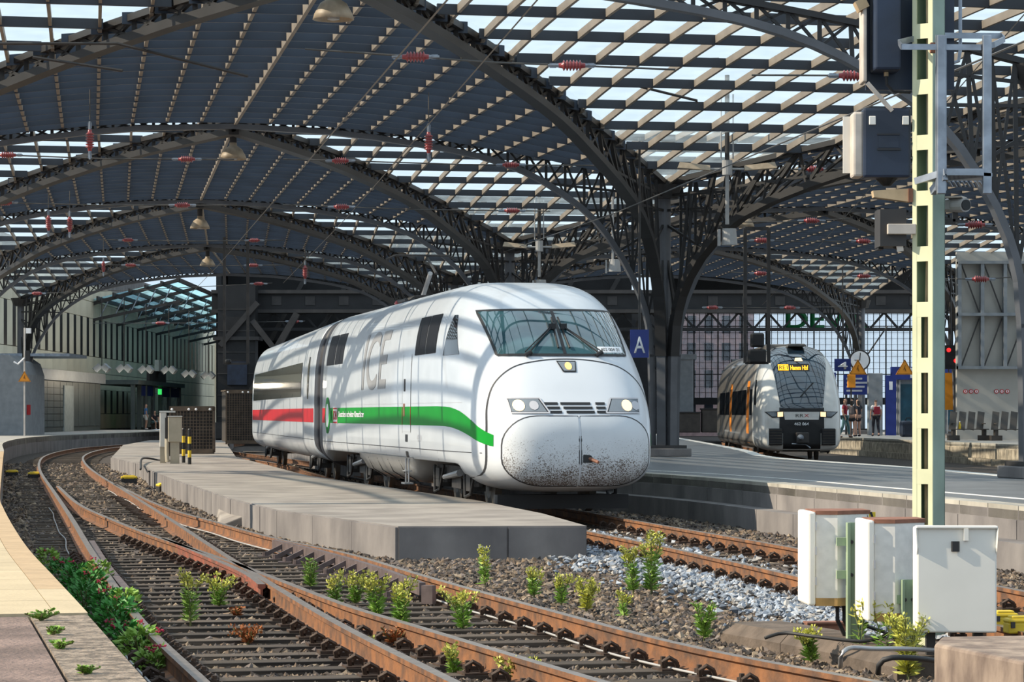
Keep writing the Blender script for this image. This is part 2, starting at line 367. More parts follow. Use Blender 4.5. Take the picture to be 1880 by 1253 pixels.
# ---- far platform with its masonry wall
we = [gp(x,y,ZF) for x,y in ((1857,817),(1700,810),(1543,803))]
we = [we[0]+(we[0]-we[1])*2]+we+[Vector((14.2,135,ZF)), Vector((13.8,175,ZF))]
WE = spline(we, 1.2)
fpf = thing('far_platform', (0,0,0), 0, 'pale platform above a masonry wall beyond the regional train', kind='structure')
MB().prism(WE+[Vector((70,175,0)), Vector((70,WE[0].y,0))], -.4, ZF-.06).build('platform_body', M['wall_stone'], fpf, fix=True)
MB().prism(offset(WE,.02)+[Vector((69,174,0)), Vector((69,WE[0].y,0))], ZF-.06, ZF).build('paving', M['platform_far'], fpf, fix=True)
for k in range(0, len(WE)-2):
    if WE[k].y > 125: break
    strip(WE, offset(WE,.4), ZF-.14, ZF+.01, k, k+1, .01).build('coping_slab', M['concrete_pale'], fpf, fix=True)
    for r_ in range(2):
        z0 = ZF-.16-.36*(r_+1); o2 = offset(WE,-.03-.16*r_)
        strip(WE, o2, z0, z0+.35, k, k+1, .02).build('stone', M['wall_stone'], fpf, fix=True)
# ---------------------------------------------------------------- tracks
RP = [(-.037,0),(.037,0),(.037,-.035),(.012,-.05),(.012,-.14),(.072,-.158),(.072,-.172),(-.072,-.172),(-.072,-.158),(-.012,-.14),(-.012,-.05),(-.037,-.035)]
RM = [1]+[0]*11
def rail(pts, parent, name='rail', step=.6, mats=None):
    return MB().sweep(spline(pts, step) if step else pts, RP, mis=RM).build(name, mats or [M['rail_rust'], M['rail_top']], parent, fix=True)
r1 = [gp(*p) for p in ((375,1253),(265,1148),(200,1062),(160,1000),(130,950),(100,905),(75,868),(72,850),(82,838),(110,829),(150,822.5),(200,818.5),(290,812.5))]
r1 = [r1[0]+(r1[0]-r1[1])*.6]+r1
R1 = spline(r1, .63); G = 1.46
R2 = offset(R1, G)
r3 = [gp(*p) for p in ((106,893),(143,925),(200,952),(273,981),(345,1005),(416,1029),(520,1068),(640,1113),(760,1149),(893,1189),(1110,1253))]
r4 = [gp(*p) for p in ((211,889),(293,928),(400,960),(511,990),(640,1017),(790,1061),(995,1117),(1260,1185),(1600,1250))]
r3.append(r3[-1]+(r3[-1]-r3[-2])*.3); r4.append(r4[-1]+(r4[-1]-r4[-2])*.3)
tk = thing('railway_turnout', (0,0,0), 0, 'rusty turnout where two tracks split in front of the low slab', 'track')
rail(R1, tk, step=0); rail(R2, tk, step=0); rail(r3, tk); rail(r4, tk)
R3, R4 = spline(r3,.63), spline(r4,.63)
sm = [MB().box((0,0,-.06),(1,.24,.12)).mesh('sleeper', M['sleeper_wood'])]
for k in range(1,len(R1)-1):
    p = R1[k]; t = (R1[k+1]-R1[k-1]).normalized(); nn = Vector((t.y,-t.x,0))
    right = G+.55
    if p.y < 52:                         # long bearers carry both tracks
        q = min(R4, key=lambda v: abs((v-p).dot(t)))
        right = max(right, (q-p).dot(nn)+.5)
    left = -.6-.05*random.random(); L = right-left; right += .12*random.random()
    o = link('sleeper', sm[0], tk, p+nn*(left+right)/2+Vector((0,0,-.165+random.uniform(-.008,.004))), math.atan2(nn.y,nn.x))
    o.scale = (L,1,1)
    if p.y > 150: break
cm = MB()                                # one rail fastening: base plate, two bolts with nuts, curled clip
cm.box((0,0,.012),(.17,.20,.024)); cm.cone((.03,-.03,.02),(.03,-.03,.10),.018,.018,6); cm.cone((.03,-.03,.045),(.03,-.03,.075),.034,.034,6)
cm.box((-.03,-.03,.045),(.10,.05,.03)); cm.tube([(.05,.03,.02),(.06,.05,.07),(.02,.06,.10),(-.03,.055,.07),(-.05,.05,.03)],.017,5)
CLIP = cm.mesh('rail_clip', M['clip_iron'])
def clips(R, parent, pts, maxd, both=True, skip=None):
    c = 0
    for k in range(1,len(pts)-1):
        p = pts[k]
        if p.y > maxd or p.y < 14: continue
        q = min(R, key=lambda v: (v-p).length)
        i_ = R.index(q); t = (R[min(i_+1,len(R)-1)]-R[max(i_-1,0)]).normalized(); nn = Vector((t.y,-t.x,0))
        q = q + t*((p-q).dot(t))
        for s in ((-1,1) if both else (1,)):
            a = math.atan2(nn.y,nn.x)+(math.pi if s<0 else 0)
            link('rail_clip', CLIP, parent, Vector((q.x,q.y,-.172))+nn*s*.15, a); c += 1
    return c
bear = [R1[k] for k in range(1,len(R1)-1)]
def along(R, R1):                        # points of another rail opposite each bearer
    out = []
    for k in range(1,len(R1)-1):
        p = R1[k]; t = (R1[k+1]-R1[k-1]).normalized(); q = min(R, key=lambda v: abs((v-p).dot(t)))
        out.append(q - t*((q-p).dot(t)))
    return out
clips(R1, tk, R1, 33); clips(R2, tk, R2, 37); clips(R3, tk, along(R3,R1[:60]), 37); clips(R4, tk, along(R4,R1[:60]), 33)
# check rail beside the near running rail, wing rails at the frog, guard rail with its brackets
gr = [gp(*p) for p in ((165,990),(190,1030),(232,1082))]
rail([p+Vector((.02,0,-.02)) for p in gr], tk, 'check_rail', mats=[M['guard_steel'], M['guard_steel']])
wr = [gp(*p) for p in ((300,988),(380,1021),(450,1052),(484,1076))]
rail(wr, tk, 'wing_rail', mats=[M['wing_red'], M['rail_top']])
gr4 = [gp(*p) for p in ((515,994),(600,1014),(700,1042),(802,1078))]
gd = [p+Vector((-.075,-.03,.02)) for p in gr4]
MB().sweep(spline(gd,.4), [(-.03,0),(.03,0),(.03,-.12),(-.03,-.12)]).build('guard_rail', M['guard_steel'], tk, fix=True)
for p in spline(gd,.63)[1:-1]:
    b_ = MB(); q = p+Vector((-.24,-.05,-.16))
    b_.bar(p+Vector((-.02,0,-.05)), q, .05, .05); b_.box((q.x,q.y,-.165),(.16,.14,.03)); b_.cone((q.x,q.y,-.16),(q.x,q.y,-.10),.03,.03,6)
    b_.build('guard_bracket', M['guard_steel'], tk, fix=True)
MB().box((gd[-1].x,gd[-1].y,-.07),(.11,.09,.17),-.35).build('guard_stop', M['guard_steel'], tk)
# slide plates of the switch
for k in range(30):
    t_ = k/29; p = gp(195,893).lerp(gp(262,940), 0) if False else R2[min(range(len(R2)), key=lambda i_: abs(R2[i_].y-(56-14*t_)))]
    MB().box((p.x-.14,56-14*t_,-.15),(.16,.12,.05)).build('slide_plate', M['clip_iron'], tk)
# ---- the white train's track
ia = [gp(*p) for p in ((1880,1160),(1475,1061),(1224,1005),(1079,975.6))]
ia = [ia[0]+(ia[0]-ia[1])*.6]+ia
ax = Vector((1.04,40.6,0)); yaw = .1937; td = Vector((-math.sin(yaw),math.cos(yaw),0)); tr = Vector((math.cos(yaw),math.sin(yaw),0))
for u in (6,12,20): ia.append(ax+td*u-tr*.73)
end = ax+td*20.4; yaw2 = .152; td2 = Vector((-math.sin(yaw2),math.cos(yaw2),0)); tr2 = Vector((math.cos(yaw2),math.sin(yaw2),0))
for u in (6,14,25): ia.append(end+td2*u-tr2*.73)
ia.append(Vector((-15.4,125,0))); ia.append(Vector((-16.5,150,0)))
IA = spline(ia,.63); IB = offset(IA,G)
tk2 = thing('railway_track', (0,0,0), 0, 'brown rails running under the nose of the white train', 'track')
rail(IA, tk2, step=0); rail(IB, tk2, step=0)
for k in range(1,len(IA)-1):
    p = IA[k]
    if p.y > 60: break
    t = (IA[k+1]-IA[k-1]).normalized(); nn = Vector((t.y,-t.x,0))
    o = link('sleeper', sm[0], tk2, p+nn*G/2+Vector((0,0,-.172+random.uniform(-.01,.004))), math.atan2(nn.y,nn.x)); o.scale = (2.6,1,1)
clips(IA, tk2, IA, 42); clips(IB, tk2, IB, 42)
# ---- regional train's track
RX0 = Vector((9.62,88.6,0)); ryaw = -.0218; rd = Vector((-math.sin(ryaw),math.cos(ryaw),0)); rr = Vector((math.cos(ryaw),math.sin(ryaw),0))
tk3 = thing('railway_track', (0,0,0), 0, 'rails under the grey regional train', 'track')
ra = [Vector((12.2,48,0)), Vector((10.6,66,0)), RX0-rd*10, RX0, RX0+rd*30, RX0+rd*60]
c_ = spline(ra,1.0); rail(offset(c_,-.73), tk3, step=0); rail(offset(c_,.73), tk3, step=0)
for p in spline(ra,.65)[::1]:
    if p.y > 92: break
    o = link('sleeper', sm[0], tk3, p+Vector((0,0,-.175)), 0); o.scale = (2.6,1,1)
# ---------------------------------------------------------------- loose ballast stones, uncountable
def inside(x, y, polyg):
    r_ = np.zeros(x.shape, bool); n_ = len(polyg)
    for i_ in range(n_):
        x0,y0 = polyg[i_]; x1,y1 = polyg[(i_+1)%n_]
        cnd = ((y0>y)!=(y1>y)) & (x < (x1-x0)*(y-y0)/(y1-y0+1e-12)+x0); r_ ^= cnd
    return r_
rng = np.random.default_rng(3)
Nst = 150000
dd = 14.2+(95-14.2)*rng.random(Nst)**2.6; xx = (rng.random(Nst)*1960-40-940)/F*dd
platpoly = [(p.x,p.y) for p in LE]+[(-75,LE[-1].y),(-75,LE[0].y)]
slabpoly = [(p.x,p.y) for p in poly]; islpoly = [(p.x,p.y) for p in offset(NE,-.36)]+[(p.x,p.y) for p in reversed(FE)]
keep = ~inside(xx,dd,platpoly) & ~inside(xx,dd,slabpoly) & ~inside(xx,dd,islpoly) & ~((xx>3.2)&(dd>44))
xx, dd = xx[keep], dd[keep]; n_ = len(xx)
size = (.020+.022*rng.random(n_)**1.5)*(1+np.clip((dd-22)/40,0,1.2))
blue = np.exp(-((xx-(2.95-.165*(dd-24.5)))/.75)**2)*((dd>21)&(dd<40))           # fresh grey ballast along the white train's track
blue = rng.random(n_) < np.clip(blue*1.3,0,.93)
zz = -.216+.022*rng.random(n_)+np.where(blue,.035,0)
# keep stones off the sleeper tops mostly: lower those that sit on a bearer
ph = np.array([[p.x,p.y] for p in R1[:140]])
octv = np.array([[1,0,0],[-1,0,0],[0,1,0],[0,-1,0],[0,0,1],[0,0,-1]],float); octf = np.array([[0,2,4],[2,1,4],[1,3,4],[3,0,4],[2,0,5],[1,2,5],[3,1,5],[0,3,5]])
jit = .55+.6*rng.random((n_,6,1)); V = octv[None]*jit+ (rng.random((n_,6,3))-.5)*.45
a = rng.random(n_)*6.283; ca, sa = np.cos(a), np.sin(a); tlt = (rng.random(n_)-.5)*1.6; ct, st = np.cos(tlt), np.sin(tlt)
x1 = V[:,:,0]*ct[:,None]-V[:,:,2]*st[:,None]; z1 = V[:,:,0]*st[:,None]+V[:,:,2]*ct[:,None]; y1 = V[:,:,1]
V = np.stack([x1*ca[:,None]-y1*sa[:,None], x1*sa[:,None]+y1*ca[:,None], z1*.75],-1)*size[:,None,None]*1.25+np.stack([xx,dd,zz],-1)[:,None,:]
pal = np.array([[.17,.12,.085],[.27,.19,.125],[.10,.075,.06],[.36,.28,.20],[.22,.18,.16],[.06,.05,.045]]); palb = np.array([[.36,.41,.48],[.26,.30,.36],[.46,.49,.53],[.20,.23,.28],[.40,.38,.36]])
colr = np.where(blue[:,None], palb[rng.integers(0,5,n_)], pal[rng.integers(0,6,n_)])*(.45+.45*rng.random((n_,1)))*np.where(blue[:,None],1.25,1.0)
me = bpy.data.meshes.new('ballast_stones'); me.vertices.add(n_*6); me.vertices.foreach_set('co', V.reshape(-1).astype(np.float32))
fi = (octf[None]+(np.arange(n_)*6)[:,None,None]).reshape(-1)
me.loops.add(len(fi)); me.loops.foreach_set('vertex_index', fi.astype(np.int32)); me.polygons.add(n_*8); me.polygons.foreach_set('loop_start', np.arange(0,len(fi),3,dtype=np.int32))
at_ = me.color_attributes.new('stone', 'FLOAT_COLOR', 'POINT'); at_.data.foreach_set('color', np.repeat(np.concatenate([colr,np.ones((n_,1))],1),6,0).reshape(-1).astype(np.float32))
me.update(); me.validate(); me.shade_flat()
sm_ = bpy.data.materials.new('stone_mix'); sm_.use_nodes = True; nt = sm_.node_tree; va = nt.nodes.new('ShaderNodeVertexColor'); va.layer_name = 'stone'
nt.links.new(va.outputs[0], nt.nodes['Principled BSDF'].inputs['Base Color']); nt.nodes['Principled BSDF'].inputs['Roughness'].default_value = .85; me.materials.append(sm_)
link('ballast', me, label='loose crushed stones of the track ballast', cat='gravel', kind='stuff')
# ---------------------------------------------------------------- vehicle bodies: superelliptic lofts with panels draped on the skin
def curve1(xs, ys):
    xs = np.array(xs,float); ys = np.array(ys,float); h = np.diff(xs); dl = np.diff(ys)/h; m = np.zeros(len(xs)); m[0]=dl[0]; m[-1]=dl[-1]
    for i in range(1,len(xs)-1): m[i] = 0 if dl[i-1]*dl[i] <= 0 else 2/(1/dl[i-1]+1/dl[i])
    def f(x):
        x = min(max(x,xs[0]),xs[-1]); i = min(max(int(np.searchsorted(xs,x))-1,0),len(xs)-2); t = (x-xs[i])/h[i]
        return float((2*t**3-3*t*t+1)*ys[i]+(t**3-2*t*t+t)*h[i]*m[i]+(-2*t**3+3*t*t)*ys[i+1]+(t**3-t*t)*h[i]*m[i+1])
    return f
class Body:
    def __init__(s, top, wid, bot, zc, nt=3.0, nb=3.0, length=20.2):
        s.t, s.w, s.b, s.zc = curve1(*top), curve1(*wid), curve1(*bot), curve1(*zc); s.nt = curve1(*nt) if isinstance(nt,tuple) else (lambda u: nt); s.nb = nb; s.L = length
    def G(s, v, u, z):
        u = max(u,0); c = s.zc(u); h, n = (s.t(u)-c, s.nt(u)) if z > c else (c-s.b(u), s.nb)
        return abs(v/s.w(u))**n+abs((z-c)/h)**n-1
    def front(s, v, z):
        a, b = 0., 7.
        for _ in range(30):
            m = (a+b)/2
            if s.G(v,m,z) > 0: a = m
            else: b = m
        return Vector((v,b,z))
    def side(s, u, z, sg=-1):
        c = s.zc(u); h, n = (s.t(u)-c, s.nt(u)) if z > c else (c-s.b(u), s.nb)
        return Vector((sg*s.w(u)*max(0,1-abs((z-c)/h)**n)**(1/n), u, z))
    def nrm(s, p):
        e = .004; g = Vector((s.G(p.x+e,p.y,p.z)-s.G(p.x-e,p.y,p.z), s.G(p.x,p.y+e,p.z)-s.G(p.x,max(p.y-e,0),p.z), s.G(p.x,p.y,p.z+e)-s.G(p.x,p.y,p.z-e)))
        return g.normalized() if g.length > 1e-9 else Vector((0,-1,0))
    def loft(s, us, n=72, clamp=None):
        m = MB(); k = 0
        for u in us:
            w, t, b, c, nt = s.w(u), s.t(u), s.b(u), s.zc(u), s.nt(u)
            for j in range(n):
                a = 2*math.pi*j/n; cs, sn = math.cos(a), math.sin(a); e = 2/(nt if sn > 0 else s.nb); h = t-c if sn > 0 else c-b
                z = c+h*math.copysign(abs(sn)**e, sn); v = w*math.copysign(abs(cs)**e, cs)
                if clamp and z < clamp(u): z = clamp(u)
                m.v.append((v,u,z))
            if k:
                for j in range(n): q=(j+1)%n; m.f.append(((k-1)*n+j,(k-1)*n+q,k*n+q,k*n+j)); m.m.append(0)
            k += 1
        m.f.append(tuple(range(n))); m.m.append(0); m.f.append(tuple((k-1)*n+j for j in range(n))); m.m.append(0)
        return m
    def drape(s, name, loops, how, mat_, parent, off=.006, step=.09, me=None, **kw):
        bm = bmesh.new()
        if me: bm.from_mesh(me)
        else:
            for lp in loops: bm.faces.new([bm.verts.new((a,0,b)) for a,b in lp])
        xs = [v.co.x for v in bm.verts]; zs = [v.co.z for v in bm.verts]
        for ax_, lo_, hi_ in ((0,min(xs),max(xs)),(2,min(zs),max(zs))):
            k = int((hi_-lo_)/step); 
            for i in range(1,k+1):
                co = [0,0,0]; co[ax_] = lo_+(hi_-lo_)*i/(k+1); no = [0,0,0]; no[ax_] = 1
                bmesh.ops.bisect_plane(bm, geom=bm.verts[:]+bm.edges[:]+bm.faces[:], plane_co=co, plane_no=no)
        bmesh.ops.triangulate(bm, faces=[f for f in bm.faces if len(f.verts) > 4])
        for v in bm.verts:
            p = s.front(v.co.x, v.co.z) if how == 'front' else s.side(v.co.x, v.co.z, -1 if how == 'left' else 1)
            v.co = p+s.nrm(p)*off
        bmesh.ops.recalc_face_normals(bm, faces=bm.faces)
        f0 = max(bm.faces, key=lambda f: f.calc_area()); 
        if f0.normal.dot(s.nrm(f0.calc_center_median())) < 0: bmesh.ops.reverse_faces(bm, faces=bm.faces)
        m2 = bpy.data.meshes.new(name); bm.to_mesh(m2); bm.free(); m2.materials.append(mat_)
        m2.polygons.foreach_set('use_smooth', [True]*len(m2.polygons))
        return link(name, m2, parent, **kw)
    def seam(s, name, path, how, width, mat_, parent, off=.004, **kw):
        pts = [Vector((a,b,0)) for a,b in path]; m = MB(); P = []
        for i,p in enumerate(pts):
            t = (pts[min(i+1,len(pts)-1)]-pts[max(i-1,0)]).normalized(); nn = Vector((-t.y,t.x,0))*width/2
            P.append((p-nn, p+nn))
        for a,b in P:
            for q in (a,b):
                w_ = s.front(q.x,q.y) if how == 'front' else s.side(q.x,q.y,-1 if how == 'left' else 1); m.v.append(tuple(w_+s.nrm(w_)*off))
        for i in range(len(P)-1): m.f.append((2*i,2*i+1,2*i+3,2*i+2)); m.m.append(0)
        return m.build(name, mat_, parent, **kw)
def textmesh(txt, size, x=0, z=0, mirror=False, width=None, bold=0, shear=0):
    cu = bpy.data.curves.new('lettering','FONT'); cu.body = txt; cu.size = size; cu.offset = bold; cu.shear = shear; o = bpy.data.objects.new('lettering', cu); C.objects.link(o)
    me = bpy.data.meshes.new_from_object(o.evaluated_get(bpy.context.evaluated_depsgraph_get())); bpy.data.objects.remove(o)
    xs = [v.co.x for v in me.vertices]; ys = [v.co.y for v in me.vertices]; x0,x1,y0 = min(xs),max(xs),min(ys); k = (width/(x1-x0)) if width else 1
    for v in me.vertices:
        a = (v.co.x-x0)*k; v.co = ((x-a) if mirror else (x+a), 0, z+v.co.y-y0)
    me.materials.clear(); return me
def flat_text(txt, size, mat_, parent=None, loc=(0,0,0), rz=0, name='lettering', bold=0, width=None, shear=0, thick=.006, **kw):
    me = textmesh(txt, size, bold=bold, width=width, shear=shear)
    me.materials.append(mat_); me.update()
    o = link(name, me, parent, loc, rz, **kw); md = o.modifiers.new('thick','SOLIDIFY'); md.thickness = thick; md.offset = 0
    return o
def dense(path, n=8):
    out = []
    for a,b in zip(path, path[1:]): out += [(a[0]+(b[0]-a[0])*i/n, a[1]+(b[1]-a[1])*i/n) for i in range(n)]
    return out+[path[-1]]
def smooth2(path, n=8): return [(p.x,p.y) for p in spline([Vector((a,b,0)) for a,b in path], .06)]
def rect(a,b,c,d): return [(a,c),(b,c),(b,d),(a,d)]
# ---------------------------------------------------------------- white express train: power car
ice = Body(([0,.03,.10,.22,.40,.7,1.1,1.6,2.3,3.0,3.9,5,6.5,21],[1.12,1.36,1.53,1.68,1.86,2.17,2.52,2.90,3.31,3.58,3.76,3.83,3.84,3.84]),
           ([0,.03,.10,.25,.5,.9,1.5,2.4,3.4,5,21],[.45,.74,.93,1.10,1.22,1.32,1.405,1.46,1.495,1.51,1.51]),
           ([0,.04,.12,.3,.7,2,21],[.86,.70,.57,.46,.40,.36,.36]), ([0,.5,3,21],[1.0,1.08,1.15,1.15]), ([0,1,2.0,3.2,5,21],[3.2,3.2,3.2,3.7,4.2,4.2]), 3.2)
def dirtmat():
    m = mat('hatch_paint', (.60,.63,.66), .4, var=.05, coat=.2); nt = m.node_tree; N = nt.nodes; b = N['Principled BSDF']
    tc = N.new('ShaderNodeTexCoord'); sx = N.new('ShaderNodeSeparateXYZ'); nt.links.new(tc.outputs['Object'], sx.inputs[0])
    mr = N.new('ShaderNodeMapRange'); mr.inputs[1].default_value = 1.35; mr.inputs[2].default_value = .55; nt.links.new(sx.outputs['Z'], mr.inputs[0])
    n1 = N.new('ShaderNodeTexNoise'); n1.inputs['Scale'].default_value = 55; n1.inputs['Detail'].default_value = 3; nt.links.new(tc.outputs['Object'], n1.inputs[0])
    n2 = N.new('ShaderNodeTexNoise'); n2.inputs['Scale'].default_value = 3.2; n2.inputs['Detail'].default_value = 5; nt.links.new(tc.outputs['Object'], n2.inputs[0])
    a = N.new('ShaderNodeMath'); a.operation = 'MULTIPLY_ADD'; nt.links.new(mr.outputs[0], a.inputs[0]); a.inputs[1].default_value = .34; nt.links.new(n1.outputs[0], a.inputs[2])
    c = N.new('ShaderNodeMath'); c.operation = 'MULTIPLY_ADD'; nt.links.new(n2.outputs[0], c.inputs[0]); c.inputs[1].default_value = .38; nt.links.new(a.outputs[0], c.inputs[2])
    r = N.new('ShaderNodeMapRange'); r.inputs[1].default_value = .90; r.inputs[2].default_value = 1.06; nt.links.new(c.outputs[0], r.inputs[0])
    mx = N.new('ShaderNodeMix'); mx.data_type = 'RGBA'; nt.links.new(r.outputs[0], mx.inputs[0]); old = b.inputs['Base Color'].links[0].from_socket
    nt.links.new(old, mx.inputs[6]); mx.inputs[7].default_value = (.10,.075,.06,1); nt.links.new(mx.outputs[2], b.inputs['Base Color'])
    return m
dirtmat()
T = thing('express_train', ax, yaw, 'white express power car with green stripe and headlights on', 'train')
us = [0,.008,.02,.035,.055,.08,.11,.15,.2,.26,.33,.41,.5,.6,.72,.85,1,1.15,1.3,1.5,1.7,1.9,2.1,2.3,2.5,2.7,2.9,3.2,3.6,4,4.5,5,6,7,9,11,13,15,17,19,19.72]
cl = curve1([0,1.7,2.2,2.75,19.3,19.8,20.2],[0,0,.30,.80,.80,.5,.4])
bodyo = ice.loft(us, 96, cl).build('body_shell', M['ice_white'], T, True, fix=True)
ice.loft([19.72,19.8,20.0,20.2],96,cl).build('end_band', M['gangway'], T, True, fix=True)
# belly fairing between the bogies
bel = MB()
for i,(u,k) in enumerate(((6.9,.80),(7.0,.62),(7.3,.45),(7.8,.34),(9,.30),(12.4,.30),(13.0,.34),(13.5,.45),(13.8,.62),(13.9,.80))):
    pr = [(-1.49,.82),(-1.47,max(k,.72)),(-1.36,max(k,.52)),(-1.1,max(k,.36)),(-.6,k),(.6,k),(1.1,max(k,.36)),(1.36,max(k,.52)),(1.47,max(k,.72)),(1.49,.82)]
    bel.v += [(x,u,z) for x,z in pr]
    if i:
        for j in range(9): bel.f.append(((i-1)*10+j,(i-1)*10+j+1,i*10+j+1,i*10+j)); bel.m.append(0)
bel.build('belly_fairing', M['ice_skirt'], T, True, fix=True)
for u in (8.6,10.0,11.4,12.6): MB().tube([(-1.475,u,.75),(-1.37,u,.52),(-1.11,u,.36)],.008,4).build('fairing_seam', M['seam'], T)
# glass, lamps, hatch
ws = ice.drape('windscreen', [[(-1.02,2.52),(1.02,2.52),(1.08,3.24),(-1.08,3.24)]], 'front', M['windscreen_glass'], T, .012, .06)
ice.seam('windscreen_gasket', dense([(-1.03,2.51),(1.03,2.51),(1.09,3.25),(-1.09,3.25),(-1.03,2.51)],14), 'front', .035, M['black'], ws, .016)
ice.seam('windscreen_post', dense([(0,2.53),(0,3.23)]), 'front', .05, M['black'], ws, .016)
ice.drape('number_card', [rect(.55,.98,2.55,2.645)], 'front', M['white_print'], ws, .014)
ice.drape('number_lettering', None, 'front', M['black'], ws, .019, .05, me=textmesh('402 004 01', .075, .60, 2.57))
def hatch_half(h):
    x0, x1, z0, z1, r = (-1.15,-.015,.50,1.56,.44) if h < 0 else (.02,1.15,.50,1.56,.44)
    lp = []
    def arc(cx,cz,a0,a1,rx,rz): 
        for i in range(9): t = math.radians(a0+(a1-a0)*i/8); lp.append((cx+rx*math.cos(t), cz+rz*math.sin(t)))
    if h < 0:
        lp += [(x1,z0),(x1,z1)]; arc(x0+.5,z1-r,90,180,.5,r); arc(x0+.62,z0+.42,180,270,.62,.42)
    else:
        arc(x1-.62,z0+.42,270,360,.62,.42); arc(x1-.5,z1-r,0,90,.5,r); lp += [(x0,z1),(x0,z0)]
    return lp
for h in (-1,1):
    hl = hatch_half(h); ho = ice.drape('coupler_hatch', [hl], 'front', M['hatch_paint'], T, .008, .07)
    ice.seam('hatch_seam', dense(hl+[hl[0]],3), 'front', .014, M['seam'], ho, .011)
ch = ice.drape('coupler_opening', [[(.04,.86),(.04,.99),(.16,.97),(.22,.90),(.18,.86)]], 'front', M['black'], T, .013, .05)
p = ice.front(.12,.91); MB().cone(p+Vector((0,.05,.02)), p+Vector((.13,-.14,-.05)), .03,.025,8).build('coupler_pin', M['rust_brown'], T)
hood = smooth2([(-1.27,.52),(-1.30,.9),(-1.30,1.35),(-1.27,1.75),(-1.14,2.08),(-.85,2.32),(-.45,2.42),(0,2.45),(.45,2.42),(.85,2.32),(1.14,2.08),(1.27,1.75),(1.30,1.35),(1.30,.9),(1.27,.52)])
ice.seam('hood_seam', hood, 'front', .016, M['seam'], T, .004)
ml = ice.drape('marker_lamp', [[(-.10,2.24),(.11,2.24),(.14,2.42),(-.17,2.42)]], 'front', M['black'], T, .008, .06)
ice.drape('lamp_lens', [[(-.085,2.26),(.095,2.26),(.12,2.40),(-.15,2.40)]], 'front', M['lamp_lens'], ml, .012, .06)
ice.drape('bulb', [[(math.cos(t*.524)*.055+.0, 2.33+math.sin(t*.524)*.06) for t in range(12)]], 'front', M['lamp_amber'], ml, .018, .06)
for sg in (-1,1):
    q = [(sg*a,b) for a,b in ((.44,1.605),(1.0,1.605),(1.03,1.83),(.56,1.83))]
    hl_ = ice.drape('headlight', [q], 'front', M['black'], T, .010, .06)
    ice.drape('headlight_lens', [[(sg*a,b) for a,b in ((.48,1.622),(.985,1.622),(1.01,1.815),(.58,1.815))]], 'front', M['lamp_lens'], hl_, .015, .06)
    ice.seam('headlight_frame', dense(q+[q[0]],8), 'front', .022, M['ice_grey'], hl_, .017)
    cx = sg*(.88 if sg < 0 else .80)
    ice.drape('bulb', [[(cx+math.cos(t*.524)*.088, 1.715+math.sin(t*.524)*.088) for t in range(12)]], 'front', M['lamp_on'], hl_, .021, .06)
    cx = sg*(.66 if sg < 0 else .95)
    ice.drape('reflector', [[(cx+math.cos(t*.524)*.07, 1.715+math.sin(t*.524)*.07) for t in range(12)]], 'front', M['ice_grey'], hl_, .021, .06)
for z in (1.75,1.685,1.62):
    for a,b in ((-.25,.22),(-.50,-.33),(.30,.45)):
        k = (1.75-z)*.55 if a < 0 else 0
        ice.drape('grille_slot', [[(a+k,z-.020),(b+(.04 if a < -.3 else 0)+k*.6,z-.020),(b+(.04 if a < -.3 else 0)+k*.6,z+.020),(a+k,z+.020)]], 'front', M['black'], T, .008, .1)
# wipers
for sg in (-1,1):
    wp = thing('wiper'); wp.parent = T
    a = ice.front(sg*.09,2.94); b = ice.front(sg*.56-.02,2.50); na, nb_ = ice.nrm(a), ice.nrm(b)
    MB().tube([a+na*.05, b+nb_*.06],.014,5).build('wiper_arm', M['black'], wp); MB().tube([a+na*.04+Vector((sg*.05,0,-.02)), b+nb_*.05+Vector((sg*.05,0,.03))],.010,5).build('wiper_rod', M['black'], wp)
    MB().box(tuple(a+na*.05),(.10,.06,.09)).build('wiper_head', M['black'], wp); MB().cone(b+nb_*.05-Vector((.05,0,.03)), b+nb_*.05+Vector((.05,0,.03)),.035,.035,8).build('wiper_foot', M['black'], wp)
    c_ = ice.front(sg*.09,2.60); MB().tube([ice.front(sg*.05,3.1)+na*.04, c_+ice.nrm(c_)*.04],.016,5).build('wiper_blade', M['black'], wp)
